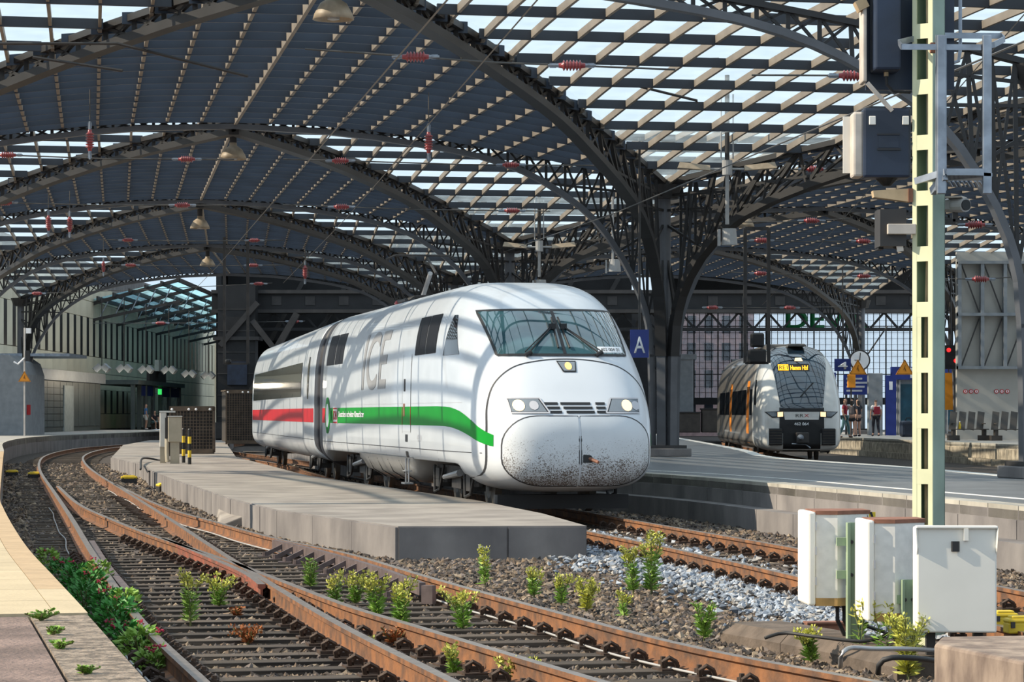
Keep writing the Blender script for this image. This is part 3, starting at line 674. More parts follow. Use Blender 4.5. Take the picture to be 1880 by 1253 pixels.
# livery and side details
def band(top, bot, us_): return [[(u,bot(u)) for u in us_]+[(u,top(u)) for u in reversed(us_)]]
gt = curve1([0,.6,1.1,1.7,2.4,3.2,4.2,19],[1.19,1.28,1.38,1.53,1.65,1.71,1.725,1.725]); gb = curve1([0,.6,1.1,1.7,2.4,3.2,4.2,19],[1.06,1.10,1.16,1.26,1.34,1.39,1.40,1.40])
for how in ('left','right'):
    uu = [.56,.7,.85,1.0,1.2,1.4,1.6,1.8,2,2.3,2.6,3,3.5,4.2,18.4]
    ice.drape('green_stripe', band(gt,gb,uu), how, M['ice_green'], T, .005, .12)
    ice.drape('red_stripe', [rect(19.15,19.70,1.40,1.725)], how, M['ice_red'], T, .005)
    ice.seam('waist_seam', dense([(2.2,1.78),(19.7,1.79)],20), how, .008, M['ice_grey'], T, .004)
    ice.seam('skirt_seam', dense([(1.0,.99),(19.7,.99)],30), how, .012, M['seam'], T, .004)
    for u in (4.2,6.9,8.3,10.1,12.2,14.5,16.5,18.6): ice.seam('panel_seam', [(u,.99),(u,.81)], how, .010, M['seam'], T, .004)
    for a,b in ((4.54,5.57),(5.64,6.70)): ice.drape('vent_grille', [rect(a,b,2.62,3.28)], how, M['grille_dark'], T, .008)
    for a,b in ((16.5,17.8),(17.9,19.2)): ice.drape('vent_grille', [rect(a,b,2.66,3.31)], how, M['grille_dark'], T, .008)
    cw = ice.drape('cab_window', [[(2.72,2.56),(3.85,2.56),(3.66,3.22),(3.46,3.22)]], how, M['glass_dark'], T, .008, .08)
    dr = ice.drape('cab_door', [rect(7.02,7.93,1.28,2.62)], how, M['ice_white'], T, .004)
    for u in (7.0,7.95): ice.seam('door_seam', dense([(u,1.26),(u,2.66)],8), how, .022, M['seam'], dr, .008)
    for u in (7.0,7.95): ice.seam('door_stripe', dense([(u,1.40),(u,1.72)],3), how, .035, M['ice_red'], dr, .010)
    ice.drape('handle_recess', [rect(7.62,7.80,2.0,2.22)], how, M['seam'], dr, .009); ice.drape('handle_recess', [rect(7.66,7.84,1.55,1.78)], how, M['rust_brown'], dr, .009)
    for z in (1.10,.80): ice.drape('step_recess', [rect(7.35,7.62,z,z+.13)], how, M['black'], T, .006)
mir = True
ice.drape('model_lettering', None, 'left', M['ice_letter'], T, .006, .12, me=textmesh('ICE', 1.55, 13.4, 2.06, True, 3.5, .02, .15))
# round green emblem, small operator mark and slogan
em = ice.drape('round_emblem', [[(18.75+math.cos(t*.2618)*.40, 1.56+math.sin(t*.2618)*.40) for t in range(24)]], 'left', M['ice_green'], T, .010)
ice.drape('emblem_centre', [[(18.75+math.cos(t*.2618)*.26, 1.56+math.sin(t*.2618)*.26) for t in range(24)]], 'left', M['white_print'], em, .014)
ice.drape('emblem_plug', [rect(18.1,18.5,1.45,1.67)], 'left', M['ice_green'], em, .017); ice.drape('emblem_lead', [rect(18.6,18.95,1.18,1.32)], 'left', M['ice_green'], em, .010); ice.drape('emblem_lead', [rect(18.6,18.95,1.80,1.94)], 'left', M['ice_green'], em, .010)
lg = ice.drape('operator_mark', [rect(17.05,17.75,1.38,1.74)], 'left', M['white_print'], T, .010)
ice.seam('mark_frame', dense([(17.09,1.41),(17.71,1.41),(17.71,1.71),(17.09,1.71),(17.09,1.41)],3), 'left', .035, M['ice_red'], lg, .014)
ice.drape('mark_lettering', None, 'left', M['ice_red'], lg, .014, .2, me=textmesh('DB', .26, 17.66, 1.47, True, .5, .008))
ice.drape('slogan', None, 'left', M['white_print'], T, .010, .3, me=textmesh('Deutschlands schnellster Klimaschützer', .16, 16.85, 1.53, True, 3.9, .004))
ice.drape('unit_number', None, 'left', M['ice_grey'], T, .006, .3, me=textmesh('402 004', .16, 6.3, 1.12, True))
# bogies: wheels, frames, springs, dampers, ladder, pantograph
def bogie(parent, u0, wb=3.0, r=.50, side_parts=True):
    bg_ = thing('bogie', (0,u0,0)); bg_.parent = parent
    for du in (-wb/2, wb/2):
        for sx in (-.78,.78):
            MB().lathe([(0,-.06),(r*.55,-.07),(r*.9,-.05),(r,-.05),(r+.0,.06),(r*.85,.06),(r*.5,.03),(0,.05)],22,(sx,du,r),'X').build('wheel', M['wheel'], bg_, fix=True)
        MB().cone((-.75,du,r),(.75,du,r),.09,.09,8).build('axle', M['bogie'], bg_)
    for sx in (-1,1):
        m = MB(); m.bar((sx*1.02,-wb/2-.55,.62),(sx*1.02,wb/2+.55,.62),.16,.2); m.box((sx*1.02,0,.5),(.2,.9,.3)); m.build('side_frame', M['bogie'], bg_)
        for du in (-wb/2, wb/2):
            MB().box((sx*1.06,du,r),(.26,.36,.32)).build('axle_box', M['bogie'], bg_)
            for k in (-.34,.34): MB().lathe([(.09,0),(.10,.06),(.08,.1),(.10,.16),(.08,.2),(.10,.26)],10,(sx*1.06,du+k,.42)).build('spring', M['bogie'], bg_)
            MB().tube([(sx*1.16,du-.5,.72),(sx*1.2,du-.3,.3),(sx*1.2,du+.2,.24),(sx*1.16,du+.45,.7)],.028,6).build('brake_hose', M['cable_black'], bg_)
        MB().cone((sx*1.2,-.8,.62),(sx*1.2,.7,.52),.06,.045,8).build('damper', M['conduit_grey'], bg_)
    MB().box((0,0,.55),(1.9,.8,.3)).build('bolster', M['bogie'], bg_)
    return bg_
bogie(T,4.55); bogie(T,16.0)
st_ = MB()
for u in (7.3,7.62): st_.tube([(-1.5,u,.80),(-1.5,u,.36)],.016,5)
st_.box((-1.5,7.46,.36),(.16,.40,.03)); st_.box((-1.5,7.46,.58),(.12,.34,.02)); st_.build('footstep', M['conduit_grey'], T)
MB().box((0,-0.0+1.4,.22),(2.1,.35,.22)).build('rail_guard', M['steel_black'], T)
pg = thing('pantograph', (0,14.6,3.84)); pg.parent = T
for x in (-.5,.5):
    MB().tube([(x,-.6,.08),(x,.6,.08)],.035,6).build('base_tube', M['steel_dark'], pg); MB().lathe([(.05,-.05),(.09,0),(.06,.03),(.09,.06),(.05,.12)],10,(x,.5,-.02)).build('post_insulator', M['insulator_red'], pg)
MB().tube([(0,.55,.12),(0,-.55,.62)],.05,8).build('lower_arm', M['conduit_grey'], pg); MB().tube([(.12,-.55,.62),(.12,.55,1.0)],.03,6).build('upper_arm', M['steel_dark'], pg)
MB().tube([(-.75,.55,.96),(-.55,.55,1.05),(.55,.55,1.05),(.75,.55,.96)],.025,6).build('contact_bow', M['steel_dark'], pg)
for k in range(5): MB().tube([(-.5,-.3+k*.15,.0),(-.3,-.35+k*.15,.16),(.0,-.3+k*.15,.18),(.3,-.3+k*.15,.05)],.018,5).build('roof_cable', M['cable_black'], pg)
# gangway and second car
car = Body(([0,30],[3.84,3.84]), ([0,.12,.3,30],[1.42,1.49,1.51,1.51]), ([0,30],[.42,.42]), ([0,30],[1.15,1.15]), 4.2, 3.2, 26.4)
T2 = thing('express_carriage', end+td2*1.15, yaw2, 'white carriage with red stripe coupled behind the express power car', 'train')
car.loft([.22,.3,2,8,14,20,25.8,26.0],64,lambda u: .44).build('body_shell', M['ice_white'], T2, True, fix=True)
gw = Body(([0,30],[3.82,3.82]), ([0,30],[1.50,1.50]), ([0,30],[.50,.50]), ([0,30],[1.15,1.15]), 4.2, 3.2, 1)
gw.loft([-.95,.22],64).build('gangway_bellows', M['gangway'], T2, True, fix=True)
for how in ('left','right'):
    car.drape('red_stripe', [rect(.3,25.7,1.40,1.725)], how, M['ice_red'], T2, .006, 1.0)
    car.drape('window_band', [rect(4.3,25.2,2.02,2.86)], how, M['glass_dark'], T2, .008, .2)
    for u in (7.3,11.8,16.2,20.6): car.seam('window_joint', [(u,2.03),(u,2.85)], how, .05, M['grille_dark'], T2, .011)
    dw = car.drape('door_window', [[(2.1+math.cos(t*.2618)*.26, 2.45+max(-.50,min(.50,math.sin(t*.2618)*.62))) for t in range(24)]], how, M['glass_dark'], T2, .008, .1)
    car.seam('skirt_seam', dense([(.2,1.0),(25.7,1.0)],20), how, .012, M['seam'], T2, .005)
    for u in (1.5,2.7): car.seam('door_seam', dense([(u,1.02),(u,3.0)],6), how, .014, M['seam'], T2, .005)
bogie(T2,3.8,2.5,.46); bogie(T2,22.4,2.5,.46)
# ---------------------------------------------------------------- grey regional train
rx = Body(([0,.05,.15,.4,.9,1.5,2.1,2.8,3.6,30],[1.30,1.75,2.0,2.45,3.05,3.50,3.74,3.88,3.93,3.93]), ([0,.04,.12,.3,.6,1.1,2,3,30],[.75,1.0,1.14,1.26,1.34,1.385,1.41,1.41,1.41]),
          ([0,.1,.4,30],[.55,.40,.33,.33]), ([0,30],[1.15,1.15]), ([0,1,3,30],[3.6,3.4,3.4,3.4]), 5)
X = thing('regional_train', RX0, ryaw, 'grey and white regional train with orange doors and amber destination display', 'train')
rx.loft([0,.01,.03,.06,.1,.16,.24,.34,.46,.6,.8,1,1.25,1.5,1.75,2,2.4,2.8,3.3,3.6],80).build('nose_shell', M['rrx_white'], X, True, fix=True)
rb = Body(([0,30],[3.93,3.93]), ([0,30],[1.408,1.408]), ([0,30],[.33,.33]), ([0,30],[1.15,1.15]), 3.4, 5)
bo = rb.loft([3.6,10,20,25.5],48).build('body_shell', M['rrx_grey'], X, True, fix=True)
rx.drape('windscreen', [[(-.70,1.78),(.70,1.78),(.80,2.5),(.92,3.3),(.90,3.86),(-.90,3.86),(-.92,3.3),(-.80,2.5)]], 'front', M['rrx_glass'], X, .012, .07)
rx.drape('destination_display', [rect(-.72,.34,3.02,3.26)], 'front', M['black'], X, .016, .08)
dsp = X.children[-1]
rx.drape('line_number', [rect(-.70,-.36,3.04,3.24)], 'front', M['led_orange'], dsp, .020, .08)
rx.drape('line_lettering', None, 'front', M['black'], dsp, .025, .08, me=textmesh('RE1', .19, -.67, 3.07, width=.28, bold=.002))
rx.drape('display_lettering', None, 'front', M['led_orange'], dsp, .021, .08, me=textmesh('Hamm Hbf', .21, -.30, 3.05, width=.60, bold=.006))
rx.drape('top_lamp', [[(-.14,3.36),(.14,3.36),(.10,3.47),(-.10,3.47)]], 'front', M['lamp_on'], X, .018, .08)
rx.drape('badge_panel', [[(-.56,1.40),(.56,1.40),(.60,1.66),(-.60,1.66)]], 'front', M['rrx_white'], X, .014, .08); bp_ = X.children[-1]
rx.drape('badge_lettering', None, 'front', M['steel_dark'], bp_, .02, .1, me=textmesh('RR', .16, -.20, 1.48, width=.26)); rx.drape('badge_letter', None, 'front', M['ice_red'], bp_, .02, .1, me=textmesh('X', .16, .08, 1.48, width=.16))
rx.drape('front_mask', [[(-.74,.95),(.74,.95),(.74,1.80),(-.74,1.80)]], 'front', M['black'], X, .010, .08)
rx.drape('unit_number', None, 'front', M['white_print'], X, .016, .1, me=textmesh('462 064', .14, -.25, 1.20, width=.48, bold=.003))
for sg in (-1,1):
    hl_ = rx.drape('headlight', [[(sg*a,b) for a,b in ((.60,1.48),(.98,1.46),(1.22,1.66),(.60,1.68))]], 'front', M['black'], X, .013, .07)
    rx.drape('bulb', [[(sg*a,b) for a,b in ((.62,1.50),(.80,1.49),(.80,1.65),(.62,1.66))]], 'front', M['lamp_on'], hl_, .018, .07)
    rx.drape('reflector', [[(sg*a,b) for a,b in ((.83,1.50),(.97,1.50),(1.15,1.64),(.83,1.65))]], 'front', M['lamp_lens'], hl_, .018, .07)
    bf = MB().box((sg*.88,.02,.83),(.46,.35,.56)).build('crash_buffer', M['black'], X, bevel=.03)
    for k in range(6): MB().box((sg*.88,-.16,.60+k*.09),(.40,.02,.03)).build('buffer_rib', M['cage_dark'], bf)
    MB().box((sg*(1.13 if sg > 0 else 1.13),-.17,.83),(.05,.02,.54)).build('buffer_edge', M['rrx_white'], bf)
rx.drape('coupler_bay', [rect(-.62,.62,.36,.98)], 'front', M['black'], X, .012, .1)
cp = thing('coupler', (0,-.05,.80)); cp.parent = X
MB().box((0,-.15,0),(.42,.4,.36)).build('coupler_head', M['steel_dark'], cp, bevel=.03); MB().cone((-.08,-.35,0),(-.10,-.52,0),.12,.03,12).build('coupler_cone', M['galvanised'], cp); MB().lathe([(.05,-.36),(.13,-.37),(.13,-.33)],14,(.12,0,0),'Y').build('coupler_cup', M['black'], cp); MB().tube([(-.35,-.2,-.20),(.1,-.22,-.22),(.26,-.3,-.34)],.025,6).build('coupler_lever', M['galvanised'], cp)
# wiper and side furniture
a, b = rx.front(-.02,2.16), rx.front(.42,2.62); MB().tube([a+rx.nrm(a)*.03, b+rx.nrm(b)*.03],.02,5).build('wiper', M['black'], X)
for how in ('left','right'):
    for a,b in ((5.2,6.5),(15.2,16.5)):
        for k in (0,1):
            d_ = rb.drape('door', [rect(a+k*.66,a+.63+k*.66,.58,2.75)], how, M['rrx_orange'], X, .010, .5); rb.drape('door_pane', [rect(a+k*.66+.14,a+.50+k*.66,1.45,2.55)], how, M['glass_dark'], d_, .014, .5)
    for a,b in ((3.7,4.9),(6.8,9.2),(9.4,11.8),(12.0,14.9),(16.8,19.5),(19.8,23.5)): rb.drape('window', [rect(a,b,1.55,2.45)], how, M['glass_dark'], X, .010, .5)
    rx.drape('cab_side_window', [[(1.7,1.9),(2.5,1.9),(2.5,2.75),(2.2,2.75)]], how, M['glass_dark'], X, .010, .3)
    rb.seam('sill_band', [(3.7,.62),(25,.62)], how, .06, M['steel_dark'], X, .012)
for u0 in (4.6,21.5):
    bogie(X,u0,2.4,.42)
MB().box((0,2.5,3.93),(.6,.9,.10)).build('roof_unit', M['rrx_grey'], X, bevel=.04); MB().box((0,10,3.93),(1.5,7,.3)).build('roof_unit', M['rrx_grey'], X, bevel=.08)
# ---------------------------------------------------------------- vaulted glass and steel roof
RU = curve1([0,.12,.33,.58,.8,1.0],[7.55,7.85,8.30,8.72,8.94,9.00])         # roof skin height from column (0) to crown (1)
LS = curve1([0,.031,.037,.056,.10,.165,.243,.333,.435,.587,.79,1.0],[1.0,3.08,3.85,4.61,5.57,6.53,7.20,7.73,8.09,8.38,8.63,8.72])   # underside of the arches
KD = {1:(-2.85,42.5,.19,11.95), 2:(-6.86,65.8,.182,10.9), 3:(-10.42,89.1,.148,10.45), 4:(-12.85,112.4,.092,10.45), 5:(-14.4,135.8,.06,10.5)}   # crown x, y, skew, half width
def arch_pt(k, s, nave=0):
    x,y,a,h = KD[k]; h2 = h if nave == 0 else 11.0; c = Vector((math.cos(a),math.sin(a),0)); p = Vector((x,y,0))
    if nave == 1: p = p+c*(h+h2)
    return p+c*(h2*s)
def rp(k, s, t, nave=0, dz=0):
    p = arch_pt(k,s,nave).lerp(arch_pt(k+1,s,nave),t); p.z = RU(max(1-abs(s),1-t))+dz; return p
WHERE = {1:'nearest',2:'second',3:'third',4:'farthest'}
def plate(P, depth, th, name, mat_, parent):
    m = MB(); n = len(P)
    for p in P: m.v += [(p.x,p.y,p.z),(p.x,p.y,p.z-depth)]
    for i in range(n-1): m.f.append((2*i,2*i+1,2*i+3,2*i+2)); m.m.append(0)
    # give the plate real thickness
    d = (P[-1]-P[0]); nn = Vector((d.y,-d.x,0)).normalized()*th; b = len(m.v)
    for p in P: q = p+nn; m.v += [(q.x,q.y,q.z),(q.x,q.y,q.z-depth)]
    for i in range(n-1):
        m.f += [(b+2*i+2,b+2*i+3,b+2*i+1,b+2*i),(2*i+1,b+2*i+1,b+2*i+3,2*i+3),(2*i,2*i+2,b+2*i+2,b+2*i)]; m.m += [0]*3
    m.f += [(0,b,b+1,1),(2*n-2,2*n-1,b+2*n-1,b+2*n-2)]; m.m += [0,0]
    return m.build(name, mat_, parent)
NS, NT, NB = 13, 10, 21
def clip_poly(pl, f):
    out = []
    for i in range(len(pl)):
        a, b = pl[i], pl[(i+1)%len(pl)]; fa, fb = f(a), f(b)
        if fa >= 0: out.append(a)
        if (fa >= 0) != (fb >= 0): t = fa/(fa-fb); out.append((a[0]+(b[0]-a[0])*t, a[1]+(b[1]-a[1])*t))
    return out
def roof_bay(k, nave):
    nm = 'central' if nave == 0 else 'neighbouring'
    R = thing('roof_bay', (0,0,0), 0, f'{WHERE[k]} bay of the {nm} vaulted glass roof', kind='structure')
    def smax(s): return s
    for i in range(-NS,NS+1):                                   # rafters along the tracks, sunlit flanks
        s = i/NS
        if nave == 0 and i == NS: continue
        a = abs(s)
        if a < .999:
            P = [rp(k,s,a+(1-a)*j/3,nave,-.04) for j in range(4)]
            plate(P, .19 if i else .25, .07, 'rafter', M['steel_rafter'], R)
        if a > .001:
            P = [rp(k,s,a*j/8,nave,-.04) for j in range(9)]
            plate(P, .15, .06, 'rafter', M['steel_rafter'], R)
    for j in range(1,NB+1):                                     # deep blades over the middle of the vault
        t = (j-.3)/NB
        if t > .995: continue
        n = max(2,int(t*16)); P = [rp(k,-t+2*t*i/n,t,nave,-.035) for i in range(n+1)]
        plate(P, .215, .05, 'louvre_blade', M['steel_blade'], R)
    for j in range(0,NT+1):                                     # purlins of the glazed flanks
        t = j/NT
        for sg in (-1,1):
            a, b = max(t,.004), 1
            if a > .97: continue
            P = [rp(k,sg*a,t,nave,-.03), rp(k,sg*b,t,nave,-.03)]
            plate(P, .185, .08, 'purlin', M['steel_purlin'], R)
    for sg in (-1,1):                                           # single panes of the glazed flanks
        for i in range(NS):
            for j in range(NT):
                pl = [(i/NS,j/NT),((i+1)/NS,j/NT),((i+1)/NS,(j+1)/NT),(i/NS,(j+1)/NT)]
                pl = clip_poly(pl, lambda q: q[0]-q[1]-.001)
                if len(pl) < 3: continue
                m = MB(); V = [rp(k,sg*a,b,nave,.0) for a,b in pl]; n = len(V); m.v = [tuple(v) for v in V]+[(v.x,v.y,v.z+.012) for v in V]
                m.f = [tuple(range(n)), tuple(n+q for q in reversed(range(n)))]+[(q,(q+1)%n,n+(q+1)%n,n+q) for q in range(n)]; m.m = [0]*len(m.f)
                m.v = m.v[:n]; m.f = m.f[:1]; m.m = [0]
                m.build('pane', M['roof_glass'], R)
    m = MB()                                                    # glazing above the blades, hidden edge-on: one sheet
    for i in range(-NS,NS):
        for j in range(NB):
            pl = [(i/NS,j/NB),((i+1)/NS,j/NB),((i+1)/NS,(j+1)/NB),(i/NS,(j+1)/NB)]
            pl = clip_poly(pl, lambda q: q[1]-abs(q[0]))
            if len(pl) >= 3: m.add([rp(k,a,b,nave) for a,b in pl],[tuple(range(len(pl)))])
    m.build('crown_glazing', M['roof_glass'], R, kind='stuff')
    return R
CHORD = [(-.11,-.05),(.11,-.05),(.11,.05),(-.11,.05)]
def truss(p_col, p_crown, roof_fn, name, label, both=None, h0=3.05, rooff=-.13, wmul=1.0, group=None):
    "arched lattice girder in the upright plane through a column and a crown: lower chord, upper chord and lattice"
    T_ = thing(name, (0,0,0), 0, label, 'truss', group)
    halves = [(p_col,p_crown)]+([(both,p_crown)] if both is not None else [])
    def LP(a, dr, L, u):
        w_ = min(1,u/.35); w_ = w_*w_*(3-2*w_); s_ = max(.30,10.9*u)*(1-w_)+L*u*w_
        return a+dr*s_+Vector((0,0,LS(u)-(.16*min(1,u/.3) if wmul > 1 else .04)))
    for a, c in halves:
        a = Vector((a.x,a.y,0)); c = Vector((c.x,c.y,0)); L = (c-a).length; dr = (c-a)/L
        us_ = [0,.012,.031,.037,.045,.056,.075,.10,.13,.165,.2,.243,.29,.333,.38,.435,.5,.587,.68,.79,.9,1.0]
        lo_ = [LP(a,dr,L,u) for u in us_ if LS(u) > h0-.3]
        MB().sweep(lo_, [(x*wmul,z*1.3*wmul) for x,z in CHORD]).build('lower_chord', M['steel_roof'] if wmul > 1 else M['steel_column'], T_, fix=True)
        up_ = [a+dr*(L*u)+Vector((0,0,roof_fn(u)+rooff)) for u in [0,.06,.12,.2,.3,.4,.5,.6,.7,.8,.9,1]]
        MB().sweep(up_, [(x*wmul,z*wmul) for x,z in CHORD]).build('upper_chord', M['steel_roof'], T_, fix=True)
        m = MB(); uu = [.04,.075,.11,.15,.19,.235,.28,.325,.37,.415,.46,.505,.55,.595,.64,.685,.73,.775,.82,.865,.91,.955,1.0]
        lp = [LP(a,dr,L,u) for u in uu]; upp = [a+dr*(L*u)+Vector((0,0,roof_fn(u)+rooff)) for u in uu]
        for i in range(len(uu)):
            m.bar(lp[i], upp[i], .07*wmul, .07*wmul)
            if i+1 < len(uu): m.bar(lp[i], upp[i+1], .05*wmul, .05*wmul); m.bar(lp[i+1], upp[i], .05*wmul, .05*wmul)
        hx = a+Vector((0,0,7.2))
        for u in (.04,.11,.19,.28): m.bar(LP(a,dr,L,u), hx+Vector((0,0,-1.2+u*4)), .06, .06)
        m.build('lattice', M['steel_roof'], T_, kind='stuff')
    return T_
def column(p, z0, label, dirs, wide=False):
    T_ = thing('steel_column', (p.x,p.y,z0), 0, label, 'column')
    MB().box((0,0,.10),(1.15,1.15,.20),.19).build('plinth', M['concrete_side'], T_, bevel=.02); MB().box((0,0,.24),(.95,.95,.08),.19).build('base_plate', M['steel_dark'], T_)
    MB().cone((0,0,.28),(0,0,7.1-z0),.19,.17,18).build('pipe', M['steel_column'], T_, fix=True); MB().cone((0,0,7.05-z0),(0,0,7.45-z0),.36,.5,10).build('head', M['steel_dark'], T_)
    for d in dirs:
        d = Vector((d.x,d.y,0)).normalized()
        leg_ = MB().sweep([d*.30+Vector((0,0,.28)), d*.31+Vector((0,0,2.0-z0)), d*.34+Vector((0,0,3.1-z0))], [(-.07,-.11),(.07,-.11),(.07,.11),(-.07,.11)], up=(-d.y,d.x,0)); leg_.build('leg', M['steel_column'], T_, fix=True)
        m = MB()
        for z in (.7,1.2,1.7,2.2,2.7,3.2): m.bar((0,0,z-.2),tuple(d*.34+Vector((0,0,z+.15))),.05,.05)
        m.build('brace', M['steel_column'], T_, kind='stuff')
    return T_
for k in (1,2,3,4):
    roof_bay(k,0)
    if k < 4 or True: roof_bay(k,1)
cols = {}
ORD = {1:'first',2:'second',3:'third',4:'fourth',5:'fifth'}
for k in (1,2,3,4,5):
    R_, L_, c0, c1, RR = arch_pt(k,1), arch_pt(k,-1), arch_pt(k,0), arch_pt(k,0,1), arch_pt(k,1,1)
    truss(R_, c0, RU, 'arch_truss', f'{ORD[k]} dark lattice arch across the tracks of the white train', both=L_)
    truss(R_, c1, RU, 'arch_truss', f'{ORD[k]} dark lattice arch across the tracks of the regional train', both=RR)
    dirs = [c0-R_, c1-R_]
    if k > 1:
        pc0, pc1 = arch_pt(k-1,0), arch_pt(k-1,0,1)
        truss(R_, pc0, RU, 'groin_rib', f'{ORD[k-1]} diagonal lattice rib from island platform column to the central crown', wmul=1.25)
        truss(L_, pc0, RU, 'groin_rib', f'{ORD[k-1]} diagonal lattice rib from curved platform column to the central crown', wmul=1.25)
        truss(R_, pc1, RU, 'groin_rib', f'{ORD[k-1]} diagonal lattice rib from island platform column over the regional train', wmul=1.25)
        truss(RR, pc1, RU, 'groin_rib', f'{ORD[k-1]} diagonal lattice rib from far platform column over the regional train', wmul=1.25)
        dirs += [pc0-R_, pc1-R_]
    column(R_, ZR, f'{ORD[k]} clustered steel column on the island platform', dirs)
    if k == 5: column(L_, ZL, 'clustered steel column on the curved platform by the green kiosk', [c0-L_, arch_pt(4,0)-L_])
    if k >= 4: column(RR, ZF, f'clustered steel column on the far platform, {"nearer" if k==4 else "farther"} of the two', [c1-RR, arch_pt(k-1,0,1)-RR])
# ---------------------------------------------------------------- station buildings behind
WX = -29.0
wl = thing('wall_left', (WX,0,0), 0, 'beige panel facade with rows of tall dark slot windows', kind='structure')
MB().bx(-1.2,-.12,128,261,.3,12).build('wall_core', M['concrete_side'], wl)
ys = [128+2.7*i for i in range(49)]
pan = {}
for i,y in enumerate(ys):
    for z0,z1 in ((.54,1.6),(1.62,3.25),(3.27,4.4),(4.42,5.55)):
        if z0 == 1.62 and 178 < y < 200: continue
        key = ('a',z0)
        if key not in pan: pan[key] = MB().bx(-.12,0,.02,2.68,0,z1-z0-.02).mesh('facade_panel', M['facade_beige'])
        link('facade_panel', pan[key], wl, (0,y,z0))
    for a in (0,):
        if 'p' not in pan: pan['p'] = MB().bx(-.12,0,1.02,2.68,0,2.6).mesh('facade_pier', M['facade_beige']); pan['s'] = MB().bx(-.30,-.005,0,1.02,0,2.6).mesh('slot_window', M['facade_slot'])
        link('facade_pier', pan['p'], wl, (0,y,5.57)); link('slot_window', pan['s'], wl, (0,y,5.57))
    link('facade_panel', pan[('a',3.27)], wl, (0,y,8.2)); link('facade_panel', pan[('a',3.27)], wl, (0,y,9.35))
for k in range(8):
    y = 178.3+k*2.9; MB().bx(-.3,-.005,y,y+1.0,1.62,3.25).build('slot_window', M['facade_slot'], wl); MB().bx(-.12,0,y+1.02,y+2.88,1.62,3.25).build('facade_pier', M['facade_beige'], wl)
# green kiosk in front of the facade
ks = thing('kiosk', (-28.9,0,ZL), 0, 'dark green panelled platform kiosk with flat roof', 'kiosk')
MB().bx(0,2.2,142,173,0,3.4).build('body', M['kiosk_green'], ks); MB().bx(-.1,2.5,141.6,173.4,3.0,3.62).build('fascia', M['kiosk_grey'], ks)
for k in range(14):
    y = 142.1+k*2.2
    for r_ in range(7 if k < 9 else 1): MB().bx(2.2,2.25,y,y+2.1,.3+r_*.38,(.3+r_*.38+.35) if k < 9 else 2.95).build('cladding_panel', M['kiosk_green'], ks)
MB().bx(2.2,2.3,158.6,162,0,2.75).build('door', M['kiosk_pale'], ks)
# cabin with rounded roof at the platform end and small canopy
cb = thing('service_cabin', (-25.2,131,ZL), 0, 'grey round-topped cabin beside the warning sign post', 'cabin')
MB().sweep([(0,0,0),(0,6,0)], [(-1.2,0),(1.2,0),(1.2,3.0),(1.0,3.6),(.5,3.95),(-.5,3.95),(-1.2,3.3)]).build('body', M['kiosk_grey'], cb, fix=True); MB().bx(1.2,1.23,1.0,1.9,1.0,1.5).build('red_plate', M['ice_red'], cb); MB().bx(-1.6,2.9,3.5,9,3.95,4.1).build('canopy', M['galvanised'], cb)
# dark box column of the main hall and its portal girder
pr_ = thing('portal_pier', (-15.4,150,ZS), 0, 'massive dark riveted steel pier behind the ventilation cages', 'pier')
MB().bx(-1.05,1.05,-.8,.8,0,8.6).build('shaft', M['steel_black'], pr_); MB().bx(-1.5,1.5,-1.1,1.1,0,.9).build('foot', M['steel_dark'], pr_); MB().bx(-1.3,1.3,-1,1,5.5,5.7).build('collar', M['steel_dark'], pr_)
MB().bar((.6,-.9,2.2),(3.4,-.9,7.0),.5,.35).build('strut', M['steel_dark'], pr_); MB().bar((-.9,-.9,5.2),(1.2,-.9,7.6),.4,.3).build('strut', M['steel_dark'], pr_); MB().bar((2.6,-.9,4.4),(.9,-.9,6.6),.35,.3).build('strut', M['steel_dark'], pr_); MB().bx(-.5,.6,-.95,-.8,3.0,4.3).build('inspection_plate', M['signal_navy'], pr_)
for k in range(6): MB().bx(-1.07,1.07,-.84,-.8,1.2+k*1.2,1.26+k*1.2).build('rivet_strip', M['steel_dark'], pr_)
pg_ = thing('portal_girder', (0,151.5,0), 0, 'broad dark girder spanning the tracks under the roof end', 'girder')
MB().bx(-17,27,-.4,.4,7.45,8.5).build('web', M['steel_black'], pg_); MB().bx(-17,27,-.7,.7,7.30,7.5).build('flange', M['steel_dark'], pg_); MB().bx(-17,27,-.7,.7,8.4,8.6).build('flange', M['steel_dark'], pg_); MB().bx(-17,27,-.3,.3,6.30,6.48).build('bottom_chord', M['steel_black'], pg_)
for k in range(26):
    x = -16+k*1.65; m = MB(); m.bar((x,0,6.4),(x+.82,0,7.35),.16,.12); m.build('diagonal', M['steel_black'], pg_); MB().bar((x+.82,0,7.35),(x+1.65,0,6.4),.16,.12).build('diagonal', M['steel_black'], pg_)
for k in range(22): MB().bx(-15.5+k*1.9,-14.95+k*1.9,-.45,-.4,7.75,8.25).build('stiffener', M['steel_dark'], pg_)
# the dark main hall beyond: roof, gable, floor-level clutter
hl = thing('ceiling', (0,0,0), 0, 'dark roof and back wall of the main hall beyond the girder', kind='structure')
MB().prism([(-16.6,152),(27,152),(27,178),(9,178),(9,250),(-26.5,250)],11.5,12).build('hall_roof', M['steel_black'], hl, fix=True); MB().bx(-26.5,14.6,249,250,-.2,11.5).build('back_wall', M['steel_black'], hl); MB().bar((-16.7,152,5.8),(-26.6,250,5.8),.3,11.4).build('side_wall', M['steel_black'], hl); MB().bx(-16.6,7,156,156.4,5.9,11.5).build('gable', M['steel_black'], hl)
for k in range(9): MB().bar((-14+k*2.6,155,5.9),(-12+k*2.6,155,9.5),.25,.25).build('roof_strut', M['steel_dark'], hl)
